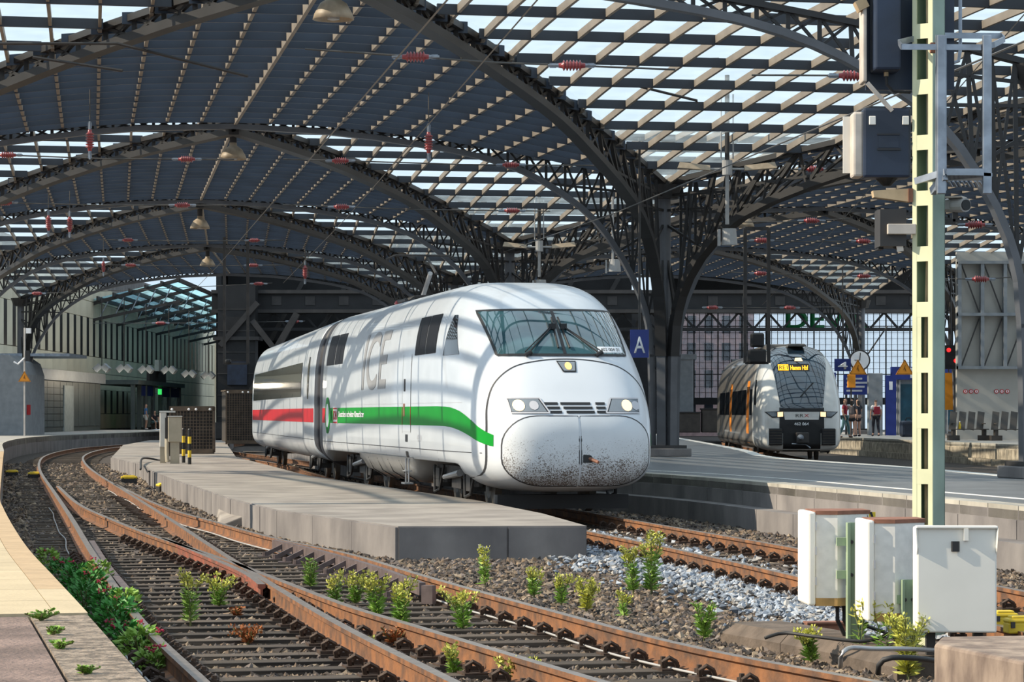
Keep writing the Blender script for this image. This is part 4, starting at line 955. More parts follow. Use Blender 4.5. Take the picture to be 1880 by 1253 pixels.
# glazed lattice of the teal side roof
tg = thing('ceiling', (0,0,0), 0, 'teal glazed roof of the side aisle above the beige facade', kind='structure')
for i in range(9):
    for j in range(6):
        x0,x1,y0,y1 = -33+i*1.1,-31.95+i*1.1,185+j*11,195.6+j*11; z = lambda x,y: 8.6+(x+33)*.24-(y-185)*.004
        MB().add([(x0,y0,z(x0,y0)),(x1,y0,z(x1,y0)),(x1,y1,z(x1,y1)),(x0,y1,z(x0,y1))],[(0,1,2,3)]).build('pane', M['teal_glass'], tg)
for i in range(10): MB().bar((-33+i*1.1,184,8.5+i*.264),(-33+i*1.1,250,8.3+i*.264),.12,.3).build('rafter', M['steel_dark'], tg)
for j in range(7):
    m = MB().bar((-33.2,185+j*11,8.1),(-23,185+j*11,10.9),.14,.25).build('truss_chord', M['steel_dark'], tg); m = MB().bar((-33.2,185+j*11,7.2),(-23,185+j*11,9.4),.12,.2).build('truss_chord', M['steel_dark'], tg)
    for i in range(9): MB().bar((-33+i*1.1,185+j*11,7.25+i*.24),(-32.4+i*1.1,185+j*11,8.3+i*.27),.07,.07).build('truss_brace', M['galvanised'], tg)
# right hand glazed curtain wall, sign letters, lower clutter
fw = thing('window_1', (0,178,0), 0, 'bright gridded glass gable behind the regional train', kind='structure')
for i in range(19):
    for j in range(6):
        x0 = 10.5+i*.9; z0 = 2.6+j*1.05; MB().add([(x0,.02,z0),(x0+.88,.02,z0),(x0+.88,.02,z0+1.03),(x0,.02,z0+1.03)],[(0,1,2,3)]).build('pane', M['hall_glass'], fw)
for i in range(44): MB().bx(10.5+i*.4,10.53+i*.4 if i%4 else 10.58+i*.4,-.06,.06,2.6,8.9).build('mullion', M['steel_black'], fw)
for j in range(16): MB().bx(10.5,27.8,-.05,.05,2.6+j*.4,2.62+j*.4 if j%4 else 2.66+j*.4).build('transom', M['steel_black'], fw)
MB().bx(10,28,-.3,.3,2.2,2.6).build('sill_beam', M['steel_black'], fw); MB().bx(10,28,-.4,.4,8.9,11.6).build('head_wall', M['steel_black'], fw)
br_ = thing('brick_house', (0,215,0), 0, 'reddish brick house seen through the gable glass', 'building')
MB().bx(13.5,19.5,0,6,-.2,14).build('wall', mat('brick_far', (.50,.34,.33), .9, var=.3, scale=2), br_)
for i in range(4):
    for j in range(5): MB().bx(14.1+i*1.4,14.8+i*1.4,-.05,.0,1.5+j*2.2,2.9+j*2.2).build('window', M['glass_dark'], br_)
dv = thing('roof_sign', (18.1,176.5,7.25), 0, 'large green roof letters behind the lattice girder', 'sign')
flat_text('DEVK', 1.65, M['devk_green'], dv, (.0,0,0), 0, 'letters', .03, 5.4, thick=.25)
MB().bx(0,5.4,-.05,.05,-.12,-.02).build('rail', M['steel_dark'], dv)
for x,w_,h_,l in ((11.0,1.4,1.15,'left'),(12.6,1.6,1.35,'broad'),):
    pb = thing('planter_box', (x-.9,152+w_,ZR), 0, f'dark bin-like box behind the island column, the {"lower" if l=="left" else "higher"} one', 'box'); MB().box((0,0,h_/2),(w_,1.0,h_)).build('body', M['cage_dark'], pb, bevel=.04); MB().box((0,0,h_),(w_+.1,1.1,.08)).build('lid', M['black'], pb)
for k,(x,h_) in enumerate(((10.3,4.6),(13.6,4.3))):
    c_ = thing('hall_pillar', (x,158,ZR), 0, f'plain blue-grey hall pillar, {"nearer to" if k==0 else "farther from"} the island column', 'pillar'); MB().bx(-.42,.42,-.3,.3,0,h_).build('shaft', M['kiosk_grey'], c_, bevel=.05); MB().bx(-.6,.6,-.4,.4,h_-.3,h_).build('cap', M['kiosk_grey'], c_)
# lit framed wall at the back of the far platform
fr_ = thing('wall_right', (18.0,108,ZF), 0, 'pale rear wall with framed panes above the benches', kind='structure')
MB().bx(0,9,.0,.3,0,2.85).build('lower_wall', M['wall_grey'], fr_); MB().bx(0,9,.05,.3,2.85,7.6).build('upper_wall', M['wall_grey'], fr_)
for i in range(8): MB().bx(i*.92,i*.92+.14,-.32,.05,2.85,7.2).build('post', M['kiosk_grey'], fr_); MB().bar((i*.92+.16,-.12,2.95),(i*.92+.88,-.12,4.9),.05,.05).build('tie', M['steel_dark'], fr_); MB().bar((i*.92+.88,-.12,5.15),(i*.92+.16,-.12,7.1),.05,.05).build('tie', M['steel_dark'], fr_)
for z in (2.85,5.0,7.1): MB().bx(0,9,-.36,.05,z,z+.12).build('crossbar', M['kiosk_grey'], fr_)
for g_ in (0,1):
    for i in range(3):
        x = .35+g_*1.25+i*.22; sg_ = MB().lathe([(0,0),(.09,0),(.09,.012),(0,.012)],14,(x,-.02,1.95),'Y').build('round_pictogram', M['ice_red'], fr_)
        MB().lathe([(0,0),(.06,0),(.06,.008),(0,.008)],14,(x,-.035,1.95),'Y').build('pictogram_face', M['white_print'], sg_); MB().box((x,-.045,1.95),(.03,.006,.09)).build('pictogram_mark', M['ice_red'], sg_)
# benches
def bench(p, label):
    b_ = thing('bench', p, 0, label, 'bench', 'slatted benches by the rear wall')
    for k in range(4): MB().bar((-.62+k*.36,.30,.42),(-.50+k*.36,.62,1.12),.27,.035,up=(0,1,0)).build('back_slat', M['wood_bench'], b_)
    for k in range(4): MB().box((0.0,-.12+k*.13,.44),(1.5,.11,.04)).build('seat_slat', M['wood_bench'], b_)
    for x in (-.6,.6): MB().box((x,.1,.1),(.42,.5,.2)).build('foot_block', M['cage_dark'], b_); MB().box((x,.1,.32),(.12,.4,.24)).build('support', M['cage_dark'], b_); MB().bar((x,-.15,.66),(x,.45,.66),.05,.04).build('armrest', M['wood_bench'], b_)
    return b_
bench((17.9,104.5,ZF),'dark slatted bench nearer to the green mast'); bench((19.4,103.6,ZF),'dark slatted bench beside the blue waste bin')
wb_ = thing('waste_bin', (20.35,104.2,ZF), 0, 'small blue waste bin at the end of the benches', 'bin'); MB().lathe([(0,0),(.15,0),(.17,.42),(.13,.42),(.12,.05)],14).build('pail', M['cloth_blue'], wb_, True); MB().lathe([(.165,.40),(.185,.42),(.165,.44)],14).build('rim', M['kiosk_grey'], wb_)
bt = thing('bottle', (17.5,104.3,ZF+.46), 0, 'small yellow drink bottle standing on the bench', 'bottle'); MB().lathe([(0,0),(.05,0),(.05,.16),(.02,.22),(.02,.27),(0,.27)],12).build('flask', M['yellow_paint'], bt, True); MB().lathe([(0,.27),(.024,.27),(.024,.30),(0,.30)],10).build('cap', M['white_print'], bt)
# glazed waiting shelter and doors at the far left platform
sh = thing('waiting_shelter', (-26.9,181,ZL), 0, 'blue-grey glazed entrance shelter beside the person in blue', 'shelter')
for y in (0,3,6,10,14,19,25): MB().box((1.2,y,1.6),(.28,.28,3.2)).build('post', M['kiosk_green'], sh)
MB().bx(-1.6,1.6,-.3,25.4,3.05,3.35).build('roof', M['kiosk_green'], sh)
for y0,y1 in ((3.2,5.8),(6.2,9.8),(14.2,18.8),(19.2,24.8)): MB().bx(1.18,1.22,y0,y1,.1,2.3).build('pane', M['hall_glass'], sh); MB().bx(1.15,1.25,y0,y1,2.3,3.0).build('transom_panel', M['blue_sign'], sh)
MB().bx(1.3,1.5,6,15,3.35,4.1).build('sign_board', M['steel_black'], sh); MB().bx(1.25,1.4,12.3,13.3,2.45,2.85).build('exit_light', mat('exit_green', (.05,.8,.15), .4, emit=1.0), sh); MB().bx(1.4,1.7,9.4,11.2,4.1,4.9).build('white_unit', M['kiosk_pale'], sh)
# twin spotlights hanging in front of the facade
for i,(px,py,d) in enumerate(((187,673,160),(228,674,165),(268,676,170),(310,677,175),(347,684,180),(382,687,186))):
    p = ad(px,py,d); t_ = thing('twin_spotlight', p, 0, f'{["first","second","third","fourth","fifth","last"][i]} twin spotlight from the kiosk along the facade', 'lamp', 'twin spotlights')
    MB().tube([(0,0,0),(0,0,8.6-p.z)],.03,5).build('rod', M['steel_dark'], t_)
    ld = bpy.data.lights.new('facade_fill','POINT'); ld.energy = 75; ld.shadow_soft_size = .25; ld.color = (1,.88,.68); lo_ = bpy.data.objects.new('facade_fill', ld); C.objects.link(lo_); lo_.parent = t_; lo_.location = (0,-.15,-.6)  # added fill light that brightens the facade, parented to the spotlight
    for s in (-1,1): MB().bar((s*.1,0,.05),(s*.42,-.1,-.25),.34,.34).build('head', M['kiosk_grey'], t_)
# ---- furniture of the far platform by the regional train
def sign(p, w_, h_, mat_, txt, label, rot=0, tsize=.5, post=None, tm='white_print'):
    s_ = thing('platform_sign', p, rot, label, 'sign'); MB().box((0,0,h_/2),(w_,.10,h_)).build('panel', M[mat_], s_)
    if txt: flat_text(txt, tsize, M[tm], s_, (-w_*.30,-.06,h_*.16), 0, bold=.006, width=w_*.6)
    if post: MB().tube([(0,0,h_),(0,0,post)],.03,6).build('hanger', M['steel_dark'], s_)
    return s_
sign(ad(1174,657,63), .44, .66, 'blue_sign', 'A', 'blue platform sector sign with white letter beside the express train', 0, .55, 5.2)
sign(ad(1547,682,118), .72, .55, 'blue_sign', '4', 'blue track number sign beyond the regional train', 0, .45, 4.6)
ck = thing('platform_clock', ad(1578,662,126), 0, 'round white platform clock beyond the regional train', 'clock'); MB().lathe([(0,-.08),(.46,-.08),(.5,-.02),(.5,.1),(0,.1)],28,(0,0,0),'Y').build('case', M['steel_dark'], ck, fix=True); MB().lathe([(0,.105),(.43,.105)],28,(0,0,0),'Y').build('dial', M['white_print'], ck, fix=True)
for a,l in ((1.5,.36),(3.1,.26)): MB().bar((0,-.12,0),(math.cos(a)*l,-.12,math.sin(a)*l),.035,.02).build('hand', M['black'], ck)
MB().tube([(.4,0,.3),(1.3,0,1.6)],.04,6).build('bracket', M['steel_dark'], ck)
def tri_sign(p, s, label, post=0):
    t_ = thing('warning_sign', p, 0, label, 'sign')
    MB().add([(-s,-.03,-s*.8),(s,-.03,-s*.8),(0,-.03,s*.9),(-s,.03,-s*.8),(s,.03,-s*.8),(0,.03,s*.9)],[(0,1,2),(5,4,3),(0,3,4,1),(1,4,5,2),(2,5,3,0)]).build('plate', M['orange_sign'], t_)
    k = .74; 
    for a,b in (((-s,-s*.8),(s,-s*.8)),((s,-s*.8),(0,s*.9)),((0,s*.9),(-s,-s*.8))): MB().bar((a[0]*.9,-.04,a[1]*.9),(b[0]*.9,-.04,b[1]*.9),s*.07,s*.02).build('border', M['black'], t_)
    MB().bar((-s*.14,-.04,-s*.3),(s*.08,-.04,s*.25),s*.12,.01).build('mark', M['black'], t_); MB().bar((s*.14,-.04,-s*.45),(-s*.02,-.04,s*.0),s*.12,.01).build('mark', M['black'], t_)
    if post: MB().tube([(0,.06,-post),(0,.06,s*1.9)],.045,8).build('post', M['lamp_grey'], t_); MB().box((.15,0,s*5),(.2,.2,.24)).build('camera_box', M['white_print'], t_) if post > 5 else None
    return t_
tri_sign(ad(1575,675,124), .42, 'orange triangular warning sign under the platform clock'); tri_sign(ad(1661,675,124), .42, 'orange triangular warning sign by the pale green mast')
t_ = tri_sign(ad(45,692,128), .30, 'orange triangular warning sign on a thin grey post before the kiosk'); p_ = ad(45,692,128)
MB().tube([(0,.06,ZL-p_.z),(0,.06,2.35)],.05,8).build('post', M['lamp_grey'], t_); MB().box((.2,0,2.2),(.22,.2,.25)).build('camera_box', M['white_print'], t_); MB().tube([(.0,0,.9),(-.3,-.1,.6),(-.5,-.1,.72)],.05,6).build('small_lamp', M['white_print'], t_); MB().box((.16,0,1.0),(.2,.2,.5)).build('black_unit', M['signal_black'], t_)
# cylinder bin by the left column
lb = thing('waste_bin', gp(33,795,ZL), 0, 'steel waste bin beside the column on the curved platform', 'bin'); MB().box((0,0,.5),(.62,.5,1.0)).build('body', M['bleached_metal'], lb, bevel=.05); MB().box((0,0,1.03),(.66,.54,.08)).build('lid', M['galvanised'], lb, bevel=.02)
# info kiosks
ik = thing('ticket_kiosk', (20.0,131,ZF), 0, 'grey glazed platform cabin under the blue notice band', 'kiosk')
MB().bx(-1.1,2.2,0,4,0,2.85).build('body', M['kiosk_grey'], ik)
for k in range(4): MB().bx(-.95+k*.78,-.35+k*.78,-.06,0,.5,2.5).build('pane', M['teal_glass'], ik); MB().bx(-1.02+k*.78,-.95+k*.78,-.12,0,0,2.7).build('mullion', M['lamp_grey'], ik)
MB().bx(-1.4,2.3,-.3,.2,2.72,3.35).build('notice_band', M['blue_sign'], ik); MB().bx(-.5,-.1,-.34,-.3,2.8,3.3).build('notice_picture', M['white_print'], ik)
for i,(x,w_,z0,z1) in enumerate(((15.3,1.7,2.2,3.1),(17.3,1.5,2.0,3.0))):
    b_ = thing('departure_board', (x,133,ZF), 0, f'blue departure display board, {"nearer to" if i==0 else "farther from"} the regional train', 'sign'); MB().bx(-w_/2,w_/2,0,.25,z0,z1).build('case', M['blue_sign'], b_)
    for k in range(4): MB().bx(-w_*.42,w_*(.1+.08*(k%3)),-.02,0,z0+.15+k*.2,z0+.24+k*.2).build('text_row', M['ice_grey'], b_)
    for s in (-1,1): MB().bx(s*w_*.42-.05,s*w_*.42+.05,.05,.2,0,z0).build('leg', M['steel_dark'], b_)
ob = thing('ticket_machine', (16.15,127,2.85), 0, 'orange box mounted above the passengers', 'box'); MB().box((0,0,.3),(.36,.3,.62)).build('case', M['orange_sign'], ob, bevel=.02); MB().tube([(0,.1,ZF-2.85),(0,.1,.5)],.04,6).build('pole', M['steel_dark'], ob)
inf = thing('info_column', (17.5,128.5,ZF), 0, 'tall blue-grey information column behind the passengers', 'column'); MB().bx(-.35,.35,0,.4,0,3.0).build('body', M['kiosk_grey'], inf, bevel=.03); MB().bx(.5,1.0,0,.35,0,2.9).build('panel', M['blue_sign'], inf); MB().bx(.66,.82,-.03,0,2.2,2.6).build('info_mark', M['white_print'], inf)
os_ = thing('platform_sign', ad(1742,757,116), 0, 'orange panel hanging beside the far platform column', 'sign'); MB().box((0,0,.9),(.55,.12,1.6)).build('panel', M['orange_sign'], os_); MB().tube([(0,0,1.7),(0,0,4.2)],.03,6).build('hanger', M['steel_dark'], os_)
rs = thing('signal_lamp', ad(1745,665,112), 0, 'small black signal head showing two red lights', 'signal'); MB().box((0,0,.2),(.5,.3,1.0)).build('head', M['black'], rs); 
for z in (.5,.05): MB().lathe([(0,0),(.09,0),(.09,.03),(0,.03)],12,(-.1+(.3 if z<.3 else 0),-.16,z),'Y').build('lens', mat('signal_red%d'%int(z*10), (1,.02,.02), .3, emit=2), rs)
MB().tube([(0,0,.7),(0,0,5)],.04,6).build('hanger', M['steel_dark'], rs)
MB().bx(-29.5,-23,262,262.5,-.2,9).build('wall_back', M['facade_beige'], None, label='pale end wall closing the side aisle beyond the facade', kind='structure')
# ---------------------------------------------------------------- signal mast with its boxes and ladder cage
Pm = Vector((3.214,20.40,0)); ma = math.atan2(.10,-.139); A_ = Vector((math.cos(ma),math.sin(ma),0)); B_ = Vector((.122,.16,0)).normalized()
mast = thing('signal_mast', (0,0,0), 0, 'tall pale green lattice mast standing behind the white cabinets', 'mast')
def mp(x,y,z): return Pm+A_*x+B_*y+Vector((0,0,z))
def mbox(x0,x1,y0,y1,z0,z1): return MB().hexa([mp(x0,y0,z0),mp(x1,y0,z0),mp(x1,y1,z0),mp(x0,y1,z0),mp(x0,y0,z1),mp(x1,y0,z1),mp(x1,y1,z1),mp(x0,y1,z1)])
WA, WB = .171, .20
mbox(0,.038,0,.012,-.1,6).build('channel_web', M['green_sunlit'], mast, fix=True); mbox(0,.012,.012,WB,-.1,6).build('channel_flange', M['green_shaded'], mast, fix=True)
mbox(.135,WA,0,.012,-.1,6).build('channel_web', M['green_sunlit'], mast, fix=True); mbox(WA-.012,WA,.012,WB,-.1,6).build('channel_flange', M['green_paint'], mast, fix=True); mbox(0,WA,WB-.01,WB,-.1,6).build('rear_plate', M['green_shaded'], mast, fix=True)
for k in range(15):
    zt = 1.6-(457+102*(k-5)-YH)*20.4/4900; zt = 3.25+.427*(5-k); mbox(.036,.137,.001,.011,zt-.055,zt+.06).build('batten', M['green_sunlit'], mast, fix=True)
    if k > 6: mbox(.098,.137,.002,.010,zt-.4,zt).build('batten_plate', M['green_sunlit'], mast, fix=True)
for x in (.06,.09): 
    MB().tube([mp(x,.08,.0),mp(x+.01,.07,2.0),mp(x-.01,.09,3.2),mp(x,.08,5.6)],.012,5).build('cable', M['tan_metal'] if x > .08 else M['cable_black'], mast)
def dbox(px0,px1,py0,py1,d,dep): 
    a, b = ad(px0,py1,d), ad(px1,py0,d); return (a.x,b.x,d,d+dep,a.z,b.z)
hd = thing('railway_signal', (0,0,0), 0, 'big navy signal head high on the green mast', 'signal')
MB().bx(*dbox(1590,1752,-60,165,20.75,.05)).build('backboard', M['signal_navy'], hd); MB().bx(*dbox(1606,1655,-60,128,20.45,.28)).build('lamp_housing', M['signal_navy'], hd, bevel=.02); MB().bx(*dbox(1584,1592,-60,150,20.55,.22)).build('edge_plate', M['bleached_metal'], hd, bevel=.01)
MB().bar(ad(1592,152,20.5), ad(1638,204,20.5), .03,.03).build('brace', M['bleached_metal'], hd); MB().tube([ad(1627,138,20.6),ad(1628,155,20.6),ad(1640,168,20.6),ad(1672,170,20.6)],.012,6).build('lead', M['cable_black'], hd); MB().cone(ad(1627,132,20.6),ad(1627,140,20.6),.018,.018,8).build('gland', M['tan_metal'], hd)
a = ad(1575,30,20.6); MB().bar(ad(1572,14,20.6),ad(1590,5,20.6),.14,.08).build('hood', M['tan_metal'], hd)
h2 = thing('railway_signal', (0,0,0), 0, 'lower square navy signal head with white side plate on the mast', 'signal')
MB().bx(*dbox(1585,1673,198,326,20.5,.24)).build('housing', M['signal_navy'], h2, bevel=.02); MB().bx(*dbox(1566,1586,205,325,20.53,.2)).build('side_cover', M['bleached_metal'], h2, bevel=.02); MB().bx(*dbox(1548,1565,214,318,20.7,.02)).build('white_plate', M['white_box'], h2)
for x in (1602,1663): MB().bx(*dbox(x-6,x+6,213,229,20.485,.02)).build('hinge_tab', M['white_box'], h2, bevel=.005)
MB().bx(*dbox(1611,1652,245,248,20.49,.02)).build('slot', M['signal_black'], h2); MB().bx(*dbox(1611,1654,272,276,20.49,.02)).build('slot', M['signal_black'], h2); MB().bx(*dbox(1613,1650,249,271,20.495,.02)).build('label_plate', M['signal_navy'], h2)
MB().cone(ad(1628,326,20.62),ad(1628,342,20.62),.10,.03,10).build('funnel', M['signal_black'], h2)
tp = thing('bracket_plate', (0,0,0), 0, 'tan tapered bracket plate under the lower signal head', 'bracket'); q = [ad(1603,350,20.5),ad(1673,346,20.5),ad(1673,371,20.5),ad(1605,362,20.5)]
MB().hexa([p_+Vector((0,.12,0)) for p_ in q]+q).build('plate', M['tan_metal'], tp, fix=True); MB().bx(*dbox(1668,1676,346,371,20.48,.06)).build('clamp', M['rust_brown'], tp)
lc = thing('ladder_cage', (0,0,0), 0, 'galvanised cage platform with flat hoops beside the mast top', 'ladder')
def hoop(pts, name='hoop'): MB().sweep(pts, [(-.006,-.022),(.006,-.022),(.006,.022),(-.006,.022)]).build(name, M['galvanised'], lc, fix=True)
hp = [ad(1655,86,20.15)]+[ad(x,y,d) for x,y,d in ((1650,78,20.3),(1690,68,20.6),(1720,65,20.7),(1838,66,20.7),(1844,72,20.5),(1825,82,20.25),(1800,87,20.15))]
hoop(hp+[hp[0]])
for x in (1729,1813): MB().bx(*dbox(x-8,x+8,64,356,20.12,.05)).build('upright', M['galvanised'], lc, bevel=.006)
MB().bx(*dbox(1718,1738,64,350,20.17,.02)).build('upright_web', M['galvanised'], lc)
m = MB().hexa([ad(1680,332,20.3),ad(1735,313,20.12),ad(1822,318,20.12),ad(1815,325,20.5),ad(1680,336,20.3),ad(1735,320,20.12),ad(1822,324,20.12),ad(1815,330,20.5)]).build('grating', M['galvanised'], lc, fix=True)
for k in range(9): MB().bar(ad(1742+k*8,333,20.15),ad(1748+k*8,343,20.35),.012,.01).build('grating_bar', M['galvanised'], lc)
MB().bar(ad(1680,333,20.3),ad(1735,316,20.12),.02,.05).build('edge_bar', M['galvanised'], lc); MB().bar(ad(1712,352,20.3),ad(1735,324,20.12),.04,.06).build('knee', M['galvanised'], lc); MB().bar(ad(1738,316,20.12),ad(1806,316,20.12),.02,.05).build('toe_bar', M['galvanised'], lc); MB().bx(*dbox(1709,1721,78,96,20.2,.06)).build('clamp', M['rust_brown'], lc)
MB().tube([ad(1763,-20,20.8),ad(1763,92,20.8),ad(1760,112,20.8),ad(1742,118,20.8)],.014,6).build('conduit', M['galvanised'], lc)
cv = thing('security_camera', ad(1755,376,20.7), 0, 'grey security camera on the side of the green mast', 'camera'); MB().cone((-.05,.1,0),(.06,-.09,-.01),.055,.055,14).build('barrel', M['lamp_grey'], cv, fix=True); MB().cone((.06,-.09,-.01),(.065,-.10,-.01),.042,.042,14).build('lens', M['black'], cv); MB().box((-.055,.05,.0),(.08,.1,.08)).build('housing', M['lamp_grey'], cv, bevel=.01); MB().bar((0,.04,-.04),(0,.04,-.13),.04,.04).build('stalk', M['steel_dark'], cv); MB().bar((0,.04,-.13),(-.12,.04,-.13),.04,.04).build('arm', M['steel_dark'], cv); MB().box((.0,0,.055),(.13,.17,.012),-.4).build('sun_shield', M['bleached_metal'], cv)
pu = thing('wire_tensioner', (0,0,0), 0, 'dark tension pulley box clamped to the mast', 'pulley'); MB().bx(*dbox(1616,1664,384,452,20.5,.32)).build('case', M['steel_dark'], pu); MB().bx(*dbox(1630,1682,411,430,20.45,.06)).build('clamp_bar', M['bleached_metal'], pu, bevel=.005); MB().lathe([(0,-.03),(.055,-.03),(.045,0),(.055,.03),(0,.03)],16,tuple(ad(1650,446,20.6)),'Y').build('wheel', M['steel_dark'], pu, fix=True); MB().bar(ad(1649,433,20.52),ad(1653,462,20.52),.05,.02).build('yoke', M['bleached_metal'], pu); MB().bx(*dbox(1613,1622,384,458,20.65,.2)).build('side_plate', M['steel_black'], pu)
# ---------------------------------------------------------------- white trackside cabinets
def cabinet(p, w_, dp, z0, z1, rz, label, style):
    c_ = thing('trackside_cabinet', (p.x,p.y,0), rz, label, 'cabinet')
    if style == 0:
        MB().bx(-w_/2,w_/2,.03,dp,z0,z1).build('body', M['white_box'], c_, bevel=.012); dr_ = MB().bx(-w_/2,w_/2,-.02,.03,z0+.005,z1).build('door', M['white_box'], c_, bevel=.012)
        MB().prism([(-.028,-.005),(-.02,-.018),(.02,-.018),(.028,-.005)],z1-.16,z1-.09).build('lock', M['black_plastic'], dr_, loc=(-.01,-.02,0)); MB().bx(.045,.075,-.05,-.015,z1-.085,z1-.005).build('hasp', M['white_box'], dr_)
        MB().bx(-w_/2-.005,w_/2+.005,-.045,.05,z1-.004,z1+.014).build('rain_lip', M['white_box'], c_, bevel=.005)
        for s in (-1,1): MB().hexa([(s*w_/2,-.045,z1-.14),(s*w_/2+.008*s,-.045,z1),(s*w_/2+.008*s,.0,z1),(s*w_/2,.0,z1-.2),(s*w_/2-.01*s,-.04,z1-.13),(s*w_/2,-.04,z1+.005),(s*w_/2,0,z1+.005),(s*w_/2-.01*s,0,z1-.2)]).build('lip_cheek', M['white_box'], c_, fix=True)
        for x in (-.16,.16): MB().bx(x-.03,x+.03,.1,.2,-.2,z0+.02).build('foot', M['steel_dark'], c_)
    else:
        k = w_/.42; pl_ = [(-.17*k,.22),(-.17*k,-.22),(-.03*k,-.25),(.12*k,-.13),(.21*k,-.10),(.21*k,.22)]
        MB().prism(pl_,z0,z1-.02).build('body', M['white_box_worn'], c_, fix=True); dr_ = MB().bx(-.225*k,-.175*k,-.25,.25,z0,z1).build('door', M['white_box'], c_, bevel=.015)
        for z in (z0+.18,z0+.40,z0+.58): MB().bx(-.178*k,-.168*k,-.254,-.245,z-.03,z+.03).build('hinge', M['ice_grey'], dr_)
        MB().prism([(a*1.03,b*1.03) for a,b in pl_],z1-.022,z1+.006).build('lid', M['rust_brown'], c_, fix=True); MB().prism([(a*1.005,b*1.005) for a,b in pl_],z0-.004,z0+.055).build('rust_skirt', M['rust_stain'], c_, fix=True)
        for z in (z0+.2,z0+.5): MB().bx(.15*k,.20*k,-.14,-.12,z,z+.12).build('bracket', M['galvanised'], c_)
        for i in range(3): MB().tube([(.0+i*.05,-.05,z0),(.0+i*.05,-.06,z0-.12),(.06+i*.06,-.04,z0-.24),(.18+i*.05,0,-.14)],.016,6).build('cable', M['cable_black'], c_)
    return c_
cabinet(Vector((ad(1756,0,18).x,18.0,0)), .535, .26, 0.118, .83, -.05, 'clean white cabinet with black lock, largest of three', 0)
cabinet(Vector((ad(1538,0,19.6).x,19.7,0)), .46, .45, .20, .885, .05, 'rust-topped white cabinet with hazard stripe, farthest of three', 1)
cabinet(Vector((ad(1642,0,18.9).x,19.0,0)), .42, .45, .14, .85, .05, 'stained white cabinet between the other two cabinets', 1)
hz = thing('hazard_plate', ad(1592,952,19.62), 0, 'small yellow and black striped plate at the farthest cabinet', 'sign')
MB().box((0,0,0),(.12,.02,.09)).build('plate', M['yellow_paint'], hz)
for k in range(3): MB().bar((-.055+k*.04,-.012,.045),(-.025+k*.04,-.012,-.045),.016,.006,up=(0,1,0)).build('stripe', M['black'], hz)
def post(px, py0, py1, d, label, w_=.135, tilt=0):
    a, b = ad(px,py1,d), ad(px,py0,d); t_ = thing('cabinet_post', (a.x,a.y,-.2), .1, label, 'post')
    h_ = b.z+.2; MB().bx(-w_*.28,w_*.28,0,.02,0,h_).build('web', M['green_paint'], t_)
    for s in (-1,1): MB().hexa([(s*w_*.30,-.03,0),(s*w_*.46,-.03,0),(s*w_*.46,.03,0),(s*w_*.30,.03,0),(s*w_*.30,-.03,h_),(s*w_*.46,-.03,h_),(s*w_*.46,.03,h_),(s*w_*.30,.03,h_)]).build('flange', M['green_paint'], t_, fix=True)
    for z in (h_-.14,h_-.38):
        MB().bx(-.13,.13,.02,.05,z-.03,z+.03).build('crossbar', M['green_paint'], t_)
        for s in (-.03,.03): MB().cone((s,0,z),(s,-.025,z),.014,.014,6).build('bolt', M['steel_dark'], t_)
    return t_
post(1570,960,1152,19.4,'green channel post carrying the farthest white cabinet'); post(1668,1065,1150,18.75,'short green post beside the largest white cabinet',.11)
# raised concrete cable trough, cables and pipe
tr_ = thing('cable_trough', (0,0,0), 0, 'brown concrete cable trough below the white cabinets', 'trough')
pa = [gp(1385,1165,-.14), gp(1500,1185,-.14), gp(1620,1208,-.14), gp(1725,1232,-.14)]
for a,b in zip(pa,pa[1:]): MB().sweep([a,b-(b-a)*.02], [(-.3,-.1),(.3,-.1),(.3,.02),(.22,.10),(-.22,.10),(-.3,.02)]).build('trough_cover', M['trough_brown'], tr_, fix=True)
for i,(pts,r_,mm,lb) in enumerate((
    (((1405,1172,.0),(1440,1163,.03),(1500,1170,.02),(1590,1178,.0),(1640,1160,.05)),.013,'cable_black','black cable looping from trough to cabinets'),
    (((1543,1225,-.05),(1546,1200,.05),(1565,1190,.07),(1600,1192,.06),(1660,1192,.05),(1720,1195,.0)),.016,'conduit_grey','grey steel conduit bending over the trough'),
    (((1612,1238,-.05),(1616,1216,.03),(1640,1208,.06),(1690,1210,.04),(1730,1216,0)),.018,'cable_black','thick black cable arching by the concrete block'),
    (((1590,1150,.05),(1620,1160,.0),(1650,1172,.0),(1680,1160,.05)),.014,'cable_black','slack black cable beneath the middle cabinet'))):
    P = [ad(x,y,4900*(H-z)/(y-YH)) for x,y,z in pts]; cbl = MB().tube(spline(P,.06),r_,7).build('cable', M[mm], None, True, label=lb, cat='cable')
bk = thing('stone_block', (0,0,0), 0, 'weathered tan concrete block in the near corner by the cabinets', 'block')
MB().prism([(2.39,15.1),(2.68,14.0),(3.5,14.25),(3.3,15.7),(2.50,15.55)],-.25,.30).build('body', M['rough_stone'], bk, fix=True, bevel=.02)
pk = thing('steel_packer', gp(1520,1160,-.1), .1, 'short rusty steel section lying behind the trough', 'scrap'); MB().box((0,0,.02),(.35,.12,.09)).build('web', M['rust_brown'], pk); MB().box((0,0,.07),(.36,.16,.015)).build('flange', M['rust_brown'], pk)
